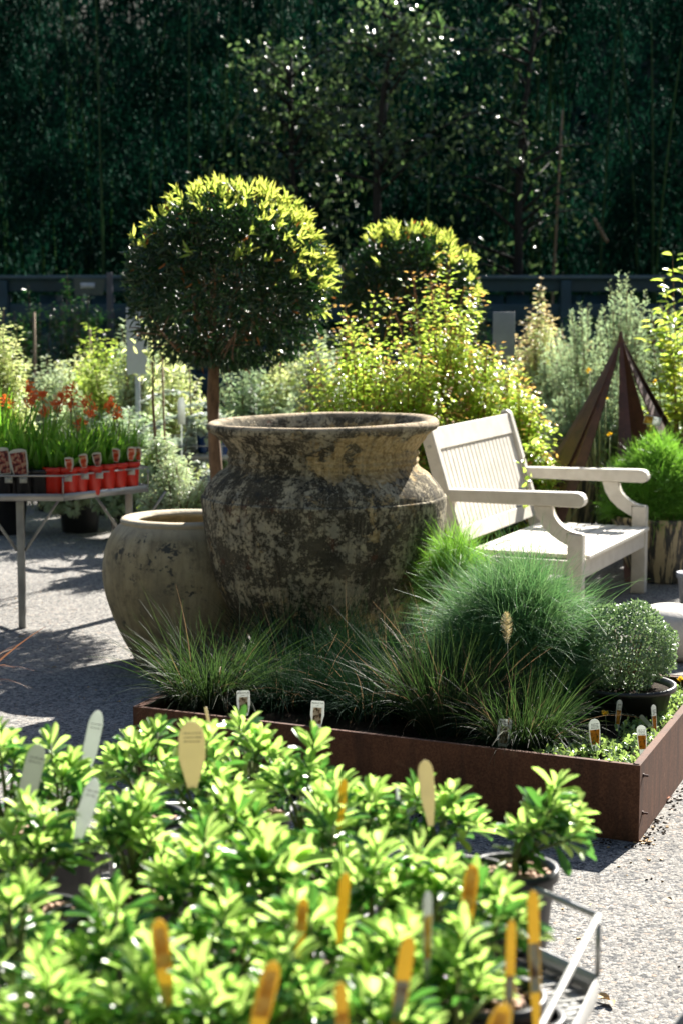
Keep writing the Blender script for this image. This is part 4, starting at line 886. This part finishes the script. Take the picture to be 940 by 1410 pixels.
# ================================================================ LEFT TABLE WITH RED POTS
fr, br_ = at(87, 680, .61), at(204, 667.5, .61)
lt = [(fr[0],fr[1]),(br_[0],br_[1]),(br_[0]-.25,br_[1]+.42),(-2.25,br_[1]+.42),(-2.25,fr[1])]
lg = atd(30, 800, fr[1]+.05); lg2 = atd(178, 700, br_[1]+.04)
table('display_table', 'steel mesh display table at the left edge carrying red and black pots of orange flowers', lt, [(lg[0],lg[1]),(lg2[0],lg2[1]),(-2.15,fr[1]+.05),(-2.15,br_[1]+.35)])
ZP = .588
def paw(px, Y, r, h, mat, label, n, L, flowers, grp, wd=.013, card=None, cwd=.04, ch=.075):
    b = atd(px, 670, Y); th = thing('strap_leaf_plant', label, 'potted plant', (b[0], Y, ZP), group=grp); pot(th, r, h, mat); f = MB(); n = int(n*1.35); wd = wd*1.35
    a = U(0, 6.28, n); sp = .55*U(0,1,n)**.7; P = np.c_[np.cos(a)*r*.3, np.sin(a)*r*.3, np.full(n, h*.85)]
    addl(f, blades(P, np.c_[np.cos(a)*sp, np.sin(a)*sp, np.ones(n)], L*U(.55,1.1,n), wd*U(.8,1.2,n), .35*U(0,1.3,n), 6, .1, .55)); f.build('leaves', M['blade_strap'], th)
    for (fx, fy) in flowers:
        fy += 8; q = atd(fx, fy, Y)-np.array([b[0], Y, ZP]); m = MB(); q0 = np.array([0,0,h*.85]); m.add(tube([q0, q0*.5+q*.5+[.01,0,.02], q], [.003,.0025,.002], 5))
        k = 40; c_ = q+rng.normal(size=(k,3))*[.013,.013,.013]; addl(m, leaves(c_, nrm(rdir(k)+[0,0,.3]), rdir(k), U(.018,.032,k), .008, OVAL), 1); m.build('flower_head', [M['stem_green'], M['petal_orange']], th)
    return th, b
gR, gB = 'strap-leaved plants in red pots on the left table', 'strap-leaved plants in black pots on the left table'
Yf = fr[1]
paw(74, Yf+.075, .046, .135, 'red_plastic', 'plant in the leftmost red pot, beside the black pots', 26, .17, [], gR)
for i, (px, dY, fl, L, lb) in enumerate(((95, .075, [], .2, 'plant in the red pot just right of the table corner post'), (109, .115, [(97,530)], .26, 'plant in the third red pot from the left, under a single orange flower head'), (128, .17, [(125,560)], .24, 'plant in the fourth red pot from the left, in front of the white pot label'),
      (147, .235, [(118,545)], .25, 'plant in the fifth red pot from the left'), (163, .29, [(152,548),(160,562)], .27, 'plant in the sixth red pot, with two orange flower heads high on the right'), (180, .35, [], .21, 'plant in the rightmost red pot with leaves arching over the table end'))):
    paw(px, Yf+dY, .044, .135, 'red_plastic', lb, 28, L, fl, gR)
for px, dY, fl, L, lb in ((6, .075, [], .3, 'tall plant in the black pot cut by the left edge'), (34, .075, [(43,545)], .3, 'plant in the black pot bearing the large oval picture tag'), (56, .078, [(58,535)], .26, 'plant in the black pot next to the leftmost red pot')):
    paw(px, Yf+dY, .05, .125, 'black_plastic', lb, 30, L, fl, gB, .014)
for px, dY, fl, L, lb in ((20, .2, [(40,528),(47,540)], .36, 'tall clump in the second row at the left edge, with two orange heads'), (60, .22, [(85,538),(79,550)], .3, 'second row clump with two orange heads behind the leftmost red pot'), (92, .24, [(98,548)], .28, 'second row clump behind the corner post'),
                          (118, .28, [], .27, 'second row clump without flowers behind the fourth red pot'), (-8, .24, [(8,545)], .42, 'tallest clump at the left edge in the second row'), (140, .34, [(110,575)], .26, 'second row clump with one low orange head'), (50, .36, [(63,560)], .33, 'third row clump in the middle of the left table'), (5, .38, [], .42, 'third row tall clump at the left edge')):
    paw(px, Yf+dY, .042, .125, 'black_plastic', lb, 30, L, fl, gB, .013)
def hang(px, py, Y, wd, h, rz, pic, lb, grp, tilt=0, flip=False):
    q = atd(px, py, Y); th = thing('picture_tag', lb, 'plant tag', q, rz, grp); th.rotation_euler = (R(12), tilt, rz)
    plate(th, wd, h, base='card_white', pic=pic, picz=(.04,.86), taper=.8 if not flip else .5, top=.2)
gT = 'large oval picture tags on the black pots'; 
hang(29, 655, Yf+.012, .078, .125, .15, 'print_pink', 'large oval tag with pink flower picture leaning on the second black pot', gT, -.12); hang(8, 653, Yf+.014, .06, .125, 0, 'print_pink', 'large oval picture tag on the black pot at the left edge', gT, -.1)
for px, py, dY, pic, lb in ((96, 655, .03, 'print_red', 'red picture tag on the red pot at the corner post'), (116, 650, .07, 'print_red', 'orange-red picture tag on the third red pot from the left'), (135, 648, .12, 'print_pink', 'pinkish picture tag on the fourth red pot from the left'), (160, 642, .2, 'print_red', 'red picture tag between the fifth and sixth red pots'), (180, 640, .29, 'print_red', 'red picture tag on the sixth red pot'), (191, 640, .33, 'print_red', 'orange picture tag on the rightmost red pot')):
    hang(px, py-6, Yf+dY, .04, .066, rng.uniform(-.4,.4), pic, lb, 'small red picture tags on the red pots', U(-.12,.12), True)
for px, py, dY, lb in ((12, 661, .022, 'white barcode sticker on the black pot at the left edge'), (32, 661, .022, 'white barcode sticker under the large oval tag'), (94, 659, .03, 'white barcode sticker on the red pot at the corner post'), (117, 656, .07, 'white barcode sticker on the third red pot'), (137, 655, .125, 'white barcode sticker on the fourth red pot'), (181, 650, .305, 'white barcode sticker on the rightmost red pot')):
    q = atd(px, py, Yf+dY); m = MB(); m.add(box((0,0,0), (.034,.001,.026))); tag(m.build('pot_sticker', M['card_white'], loc=q), lb, 'sticker', 'stickers on the pots of the left table')

# ================================================================ FRONT TABLE
c1 = at(823.7, 1261.7, .69); c2 = at(677.4, 1199.7, .69); c0 = at(747.6, 1409, .69)
dA = nrm((c2-c1)[:2]); dB = nrm((c0-c1)[:2]); K1 = c1[:2]; K2 = K1+dA*.62; K0 = K1+dB*1.0; nrmA = np.array([-dA[1], dA[0]])
K3 = np.array([-1.0, K2[1]+.02]); poly = [tuple(K0), tuple(K1), tuple(K2), (-1.05, K2[1]), (-1.05, K0[1])]
table('display_table', 'steel mesh display table crowded with glossy shrubs, its bare rail corner showing at lower right', poly, [tuple(K1+(dA+dB)*.05), (-.98,K2[1]-.06), (-.98,K0[1]+.06), (K0[0]-.05,K0[1]+.05)], rods=tuple([.95,.31]))
def pitto(px, py, label, hw=95, n=10, zoff=.0, seed=None, lean=(0,0), potr=.062, Lf=.05, pos=None, h=.245):
    if pos is None:
        q = at(px, py, ZP+.12+.075); q = np.array([q[0], q[1]])
    else: q = np.array(pos)
    r_ = np.random.default_rng(int(px*7+py)); th = thing('potted_shrub', label, 'potted plant', (q[0], q[1], ZP), group='glossy green shrubs on the front table')
    pot(th, potr, .115, 'black_plastic'); R_ = hw*q[1]/FPX*.78; sm = MB(); f = MB(); Ps, Ds, Ls, Ms = [], [], [], []
    m = MB()
    for i in range(70): a = r_.uniform(0,6.28); rr_ = potr*.86*math.sqrt(r_.uniform(0,1)); m.add(box((rr_*math.cos(a), rr_*math.sin(a), .103+r_.uniform(0,.005)), (r_.uniform(.006,.014), r_.uniform(.004,.009), .004), Matrix.Rotation(r_.uniform(0,6), 3, 'Z')@Matrix.Rotation(r_.uniform(-.5,.5), 3, 'X')))
    m.build('bark_mulch', M['bark_chip'], th, bevel=None)
    for i in range(n):
        a = i*2.399+r_.uniform(-.3,.3); rho = math.sqrt((i+.5)/n); tipz = .105+(h-.105)*(1-.5*rho**2)*r_.uniform(.75,1.15); tip = np.array([R_*rho*math.cos(a)*.8+lean[0], R_*rho*math.sin(a)*.8+lean[1], tipz])
        b0 = np.array([0,0,.1]); md = (b0+tip)/2+[-(tip[0])*.1, -(tip[1])*.1, .01]; sm.add(tube([b0, md, tip], [.0032,.0026,.0018], 5)); tg = nrm(tip-md)
        e1_ = nrm(np.cross(tg, [.3,.2,.9])); e2_ = np.cross(tg, e1_); k = r_.integers(9, 13)
        for j in range(k):                      # rosette
            an = j*2.4+r_.uniform(-.3,.3); op = .2+.75*(j/k); P_ = tip-tg*.018*(j/k); sdv = e1_*math.cos(an)+e2_*math.sin(an)
            Ps.append(P_); Ds.append(tg*(1.15-op*.75)+sdv*op); Ls.append(Lf*r_.uniform(.8,1.2)*(.75+.45*(j/k))); Ms.append(0 if r_.uniform() > .15+.3*(j/k > .75) else 1)
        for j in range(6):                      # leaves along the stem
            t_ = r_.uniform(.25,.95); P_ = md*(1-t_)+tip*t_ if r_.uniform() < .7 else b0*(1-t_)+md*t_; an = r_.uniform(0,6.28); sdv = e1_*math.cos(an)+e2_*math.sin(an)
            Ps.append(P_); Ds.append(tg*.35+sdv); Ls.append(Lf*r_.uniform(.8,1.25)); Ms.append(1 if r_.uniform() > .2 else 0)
    sm.build('stems', M['stem_green'], th); Ps, Ds, Ls, Ms = map(np.array, (Ps, Ds, Ls, Ms)); Nn = nrm(np.cross(np.cross(Ds, np.array([0,0,1.])+rng.normal(size=Ds.shape)*.25), Ds))
    for mi in (0, 1):
        s = Ms == mi; addl(f, leaves(Ps[s], Ds[s], Nn[s], Ls[s], Ls[s]*.3, OBOV), mi)
    f.build('foliage', [M['leaf_pitto'], M['leaf_pitto_dark']], th); return th
PL_ = [(195,1050,'glossy back row shrub between the tall white oval label and the broad grey one'), (345,1045,'glossy shrub in the back row directly below the leftmost white grass tag'), (85,1085,'glossy shrub in the back row between the two left oval labels'), (275,1080,'glossy shrub under the broad grey oval label'),
 (420,1085,'glossy shrub in the back row below the middle white grass tag'), (500,1125,'glossy shrub left of the tan rounded label on the right half of the table'), (605,1115,'glossy shrub directly around the tan rounded label'), (10,1070,'glossy shrub in the back row cut by the left edge'),
 (185,1150,'round glossy shrub whose black pot shows clearly, second row from the back'), (325,1150,'glossy shrub in the second row, right of the one with its black pot showing'), (450,1165,'glossy shrub in the second row left of the thin white stake'), (50,1170,'glossy shrub right below the small pale oval label at left'),
 (360,1225,'dark-leaved glossy shrub with long spread leaves in the middle of the table'), (270,1215,'glossy shrub beside the black pot gap, left of the dark-leaved one'), (505,1235,'glossy shrub just right of the small yellow tag tip'), (590,1225,'glossy shrub between the white-tipped orange tag and the pot with bark'), 
 (20,1290,'glossy shrub at the left edge beside the pot with a bare bark rim'), (150,1310,'glossy shrub left of the bright amber tag'), (300,1300,'glossy shrub right of the bright amber tag'), (430,1300,'glossy shrub below the small amber tag in the centre'), (540,1340,'glossy shrub behind the tall orange tag near the lower middle'), 
 (675,1275,'large-leaved glossy shrub left of the two long narrow tags'), (625,1350,'glossy shrub left of the two long narrow tags, one row nearer'), (200,1385,'glossy shrub at the lower edge below the bright amber tag'), (390,1385,'glossy shrub at the lower edge around the brown-orange tag'), (70,1395,'glossy shrub at the lower left corner'), (530,1420,'glossy shrub cut by the lower edge near the yellow tag'), (290,1410,'glossy shrub cut by the lower edge in the left half')]
for px, py, lb in PL_: pitto(px, py, lb, hw=88 if py < 1200 else 100, Lf=.040 if (px, py) != (360,1225) else .055, h=.256 if py < 1090 else .24)
q = at(690, 1196, .7)[:2]; pitto(733, 1130, 'taller shrub with loose glossy branches leaning out over the back right rail', hw=80, n=11, lean=(.05,-.02), pos=(q[0]+.015, q[1]+.0), h=.225, Lf=.04)
q = at(720, 1385, ZP+.11)[:2]; th = thing('potted_shrub', 'nearly bare black pot with bark mulch beside the long narrow tags', 'potted plant', (q[0], q[1], ZP), group='glossy green shrubs on the front table'); pot(th, .045, .1, 'black_plastic', soilmat='bark_chip')
q = at(115, 1262, ZP+.11)[:2]; th = thing('potted_shrub', 'bare pot rim with bark mulch showing near the left edge', 'potted plant', (q[0], q[1], ZP), group='glossy green shrubs on the front table'); pot(th, .05, .11, 'black_plastic', soilmat='bark_chip')
q = at(648, 1196, ZP+.12)[:2]; th = thing('potted_shrub', 'black pot with pink bark mulch under the back right shrub', 'potted plant', (q[0], q[1]-.01, ZP), group='glossy green shrubs on the front table'); pot(th, .047, .125, 'black_plastic', soilmat='bark_chip')
m = MB()
for i in range(60): a = U(0,6.28); rr_ = .04*math.sqrt(U(0,1)); m.add(box((rr_*math.cos(a), rr_*math.sin(a), .112+U(0,.006)), (U(.008,.016), U(.005,.011), .006), Matrix.Rotation(U(0,6), 3, 'Z')))
m.build('bark_mulch', M['bark_chip'], th)
def ftag(px, ytop, ybot, wpx, dep, base, pic, lb, grp, tilt=0, rz=0, pz=(.3,.95), taper=.35, lines=0, pt=.5):
    if ytop > 1180: dep = FPX*.595/(ytop-400)
    else: dep = min(dep, FPX*(.592 if px == 264 else .612)/(ytop-400))
    t_ = atd(px, ytop, dep); s = dep/FPX; h = (ybot-ytop)*s+.05; th = thing('plant_label', lb, 'plant label', (t_[0], dep, t_[2]-h), rz, grp); th.rotation_euler = (0, tilt, rz)
    c_ = plate(th, wpx*.82*s/max(.45, math.cos(rz)), h, top=pt, base=base, pic=pic, picz=pz, taper=taper)
    if lines: strokes(c_, wpx*s*.5, h*.82, lines, .0012, .006, mat='post_steel')
gW, gO = 'blank oval labels standing among the front shrubs', 'orange plant tags among the front shrubs'
ftag(112, 977, 1040, 25, 2.95, 'card_white', None, 'tall narrow white oval label, leftmost standing clear against the asphalt', gW, .22, .2, lines=2, pt=1.1)
ftag(26, 1022, 1085, 33, 2.85, 'card_grey', None, 'grey-green oval label at the left edge leaning right', gW, .25, .1, lines=2, pt=.9)
ftag(101, 1069, 1120, 27, 2.72, 'card_white', None, 'small pale oval label lower than the tall white one', gW, .3, .2, lines=2, pt=1.1)
ftag(264, 993, 1040, 46, 3.0, 'card_kraft', None, 'broad grey-tan oval label in the back row with a thin stick beside it', gW, .0, .1, lines=3, pt=.7)
ftag(593, 1046, 1090, 26, 2.78, 'card_kraft', None, 'tan rounded label on the right half of the back row', gW, -.1, .2, pt=.8)
for px, yt, yb, w_, dp, tl, rz, base, pic, pz, lb in (
 (231, 1264, 1325, 30, 2.22, -.1, .2, 'tag_yellow', 'print_amber', (.45,.9), 'bright amber tag in the left half among the front shrubs'), (408, 1237, 1280, 18, 2.3, .1, .3, 'tag_yellow', 'print_amber', (.5,.9), 'small amber tag near the centre of the front shrubs'),
 (345, 1322, 1385, 34, 2.06, .25, .2, 'tag_yellow', 'print_amber', (.4,.9), 'brown-orange tag leaning right near the lower middle'), (466, 1202, 1240, 19, 2.38, .1, .2, 'tag_yellow', None, (.5,.9), 'small yellow tag tip right of the dark-leaved shrub'),
 (475, 1352, 1420, 21, 2.02, -.05, .3, 'tag_yellow', 'print_amber', (.2,.7), 'yellow tag at the lower edge in the middle'), (588, 1228, 1300, 15, 2.27, .0, .7, 'card_white', 'print_amber', (.3,.75), 'white-tipped narrow orange tag beside the glossy shrubs'),
 (637, 1190, 1245, 26, 2.4, .12, .1, 'tag_yellow', 'print_amber', (.45,.95), 'orange tag in front of the pot with pink bark'), (541, 1290, 1380, 27, 2.12, .14, .2, 'tag_yellow', 'print_bluegrey', (.25,.6), 'tall orange and grey tag in the lower middle'),
 (658, 1378, 1430, 38, 1.98, .3, .1, 'tag_yellow', 'print_amber', (.4,.9), 'broad orange tag at the lower edge, leaning right'), (466, 1073, 1100, 14, 2.75, .1, .2, 'tag_yellow', None, (.4,.9), 'tiny yellow tag tip in the back half of the table'),
 (700, 1268, 1400, 17, 2.12, .02, .2, 'tag_yellow', 'print_bluegrey', (.2,.6), 'long narrow tag, the left one of a pair near the bare rail corner'), (742, 1226, 1400, 20, 2.15, -.04, .2, 'tag_yellow', 'print_bluegrey', (.38,.68), 'long narrow orange tag, the right one of a pair near the bare rail corner')):
    ftag(px, yt, yb, w_, dp, base, pic, lb, gO, tl, rz, pz, .4, pt=1.0)
for px, y0, y1, dp, ln, lb in ((283, 974, 1010, 2.98, 0, 'thin tan stick beside the broad oval label'), (546, 1080, 1180, 2.5, .06, 'thin white stake standing in the middle of the front shrubs')):
    a_, b_ = atd(px, y0, dp), atd(px+8, y1, dp); m = MB(); m.add(beam(a_, b_+(b_-a_)*.4, .005, .0015, (0,1,0))); tag(m.build('label_stick', M['card_kraft'] if px < 400 else M['card_white']), lb, 'stick', 'thin sticks among the front shrubs')

# ================================================================ LITTER AND EDGE PLANTS
for px, py, mt, sz, rz, lb in ((915, 1103, 'fallen_orange', .028, .6, 'curled orange dead leaf beside the rusty planter side'), (840, 1378, 'fallen_tan', .028, 2.2, 'yellowish dead leaf near the bare rail corner'), (812, 1208+40, 'fallen_tan', .012, 1.0, 'tiny tan leaf scrap in front of the planter corner'), (70, 965-45, 'fallen_tan', .02, .3, 'pale dead leaf on the sunny asphalt left of the bowl'), (925, 1240, 'fallen_tan', .014, 2., 'small leaf scrap on the asphalt near the right edge')):
    q = at(px, py, .006); f = MB(); k = 3 if sz > .025 else 1
    addl(f, leaves(np.tile([[0,0,0.]], (k,1)), np.array([[1,.2,.25],[.2,1,.4],[-.8,.6,.2]])[:k], np.array([[0,.3,1],[.3,0,1],[0,0,1.]])[:k], sz*1.3, sz*.6, OVAL)); tag(f.build('fallen_leaf', M[mt], loc=q, rot=(0,0,rz)), lb, 'leaf', 'fallen leaves on the asphalt')
q = at(-70, 1010, 0); grass(0, 0, 'bronze strap-leaved plant reaching in from the left edge', 60, .42, 'blade_bronze', .009, 1.1, .5, .05, loc=q, grp=None, straw=.15, name='bronze_flax', potr=(.08,.13,'black_plastic'))

# grit, soil and leaf crumbs gathered against the planter and blown over the asphalt
mb = MB(); f = MB()
def crumbs(cx, cy, n, sx, sy, mi, s0, s1):
    for k in range(n):
        s_ = U(s0, s1); V, F = box((0,0,0), (s_*U(.6,1.3), s_*U(.5,1), s_*.45), Matrix.Rotation(U(0,6.3), 3, 'Z')@Matrix.Rotation(U(-.5,.5), 3, 'X'))
        mb.add((V*U(.8,1.1)+[cx+rng.normal()*sx, cy+rng.normal()*sy, s_*.25], F), mi, False)
for k in range(46):
    v_ = U(-.02, PD+.3); q = pw(-abs(rng.normal())*.018-.008, v_); crumbs(q[0], q[1], 9, .012, .02, 0 if U(0,1) < .75 else 1, .003, .008)
for k in range(40):
    q = pw(U(-.05, PL), -abs(rng.normal())*.02-.008); crumbs(q[0], q[1], 8, .02, .012, 0, .003, .008)
for k in range(230):
    q = at(U(-60, 1000), 720+690*U(0,1)**1.4, 0); crumbs(q[0], q[1], 2, .02, .02, 1 if U(0,1) < .5 else 0, .003, .009)
tag(mb.build('leaf_litter', [M['soil'], M['fallen_tan']]), 'dark grit and leaf crumbs gathered along the planter foot and over the asphalt', kind='stuff')
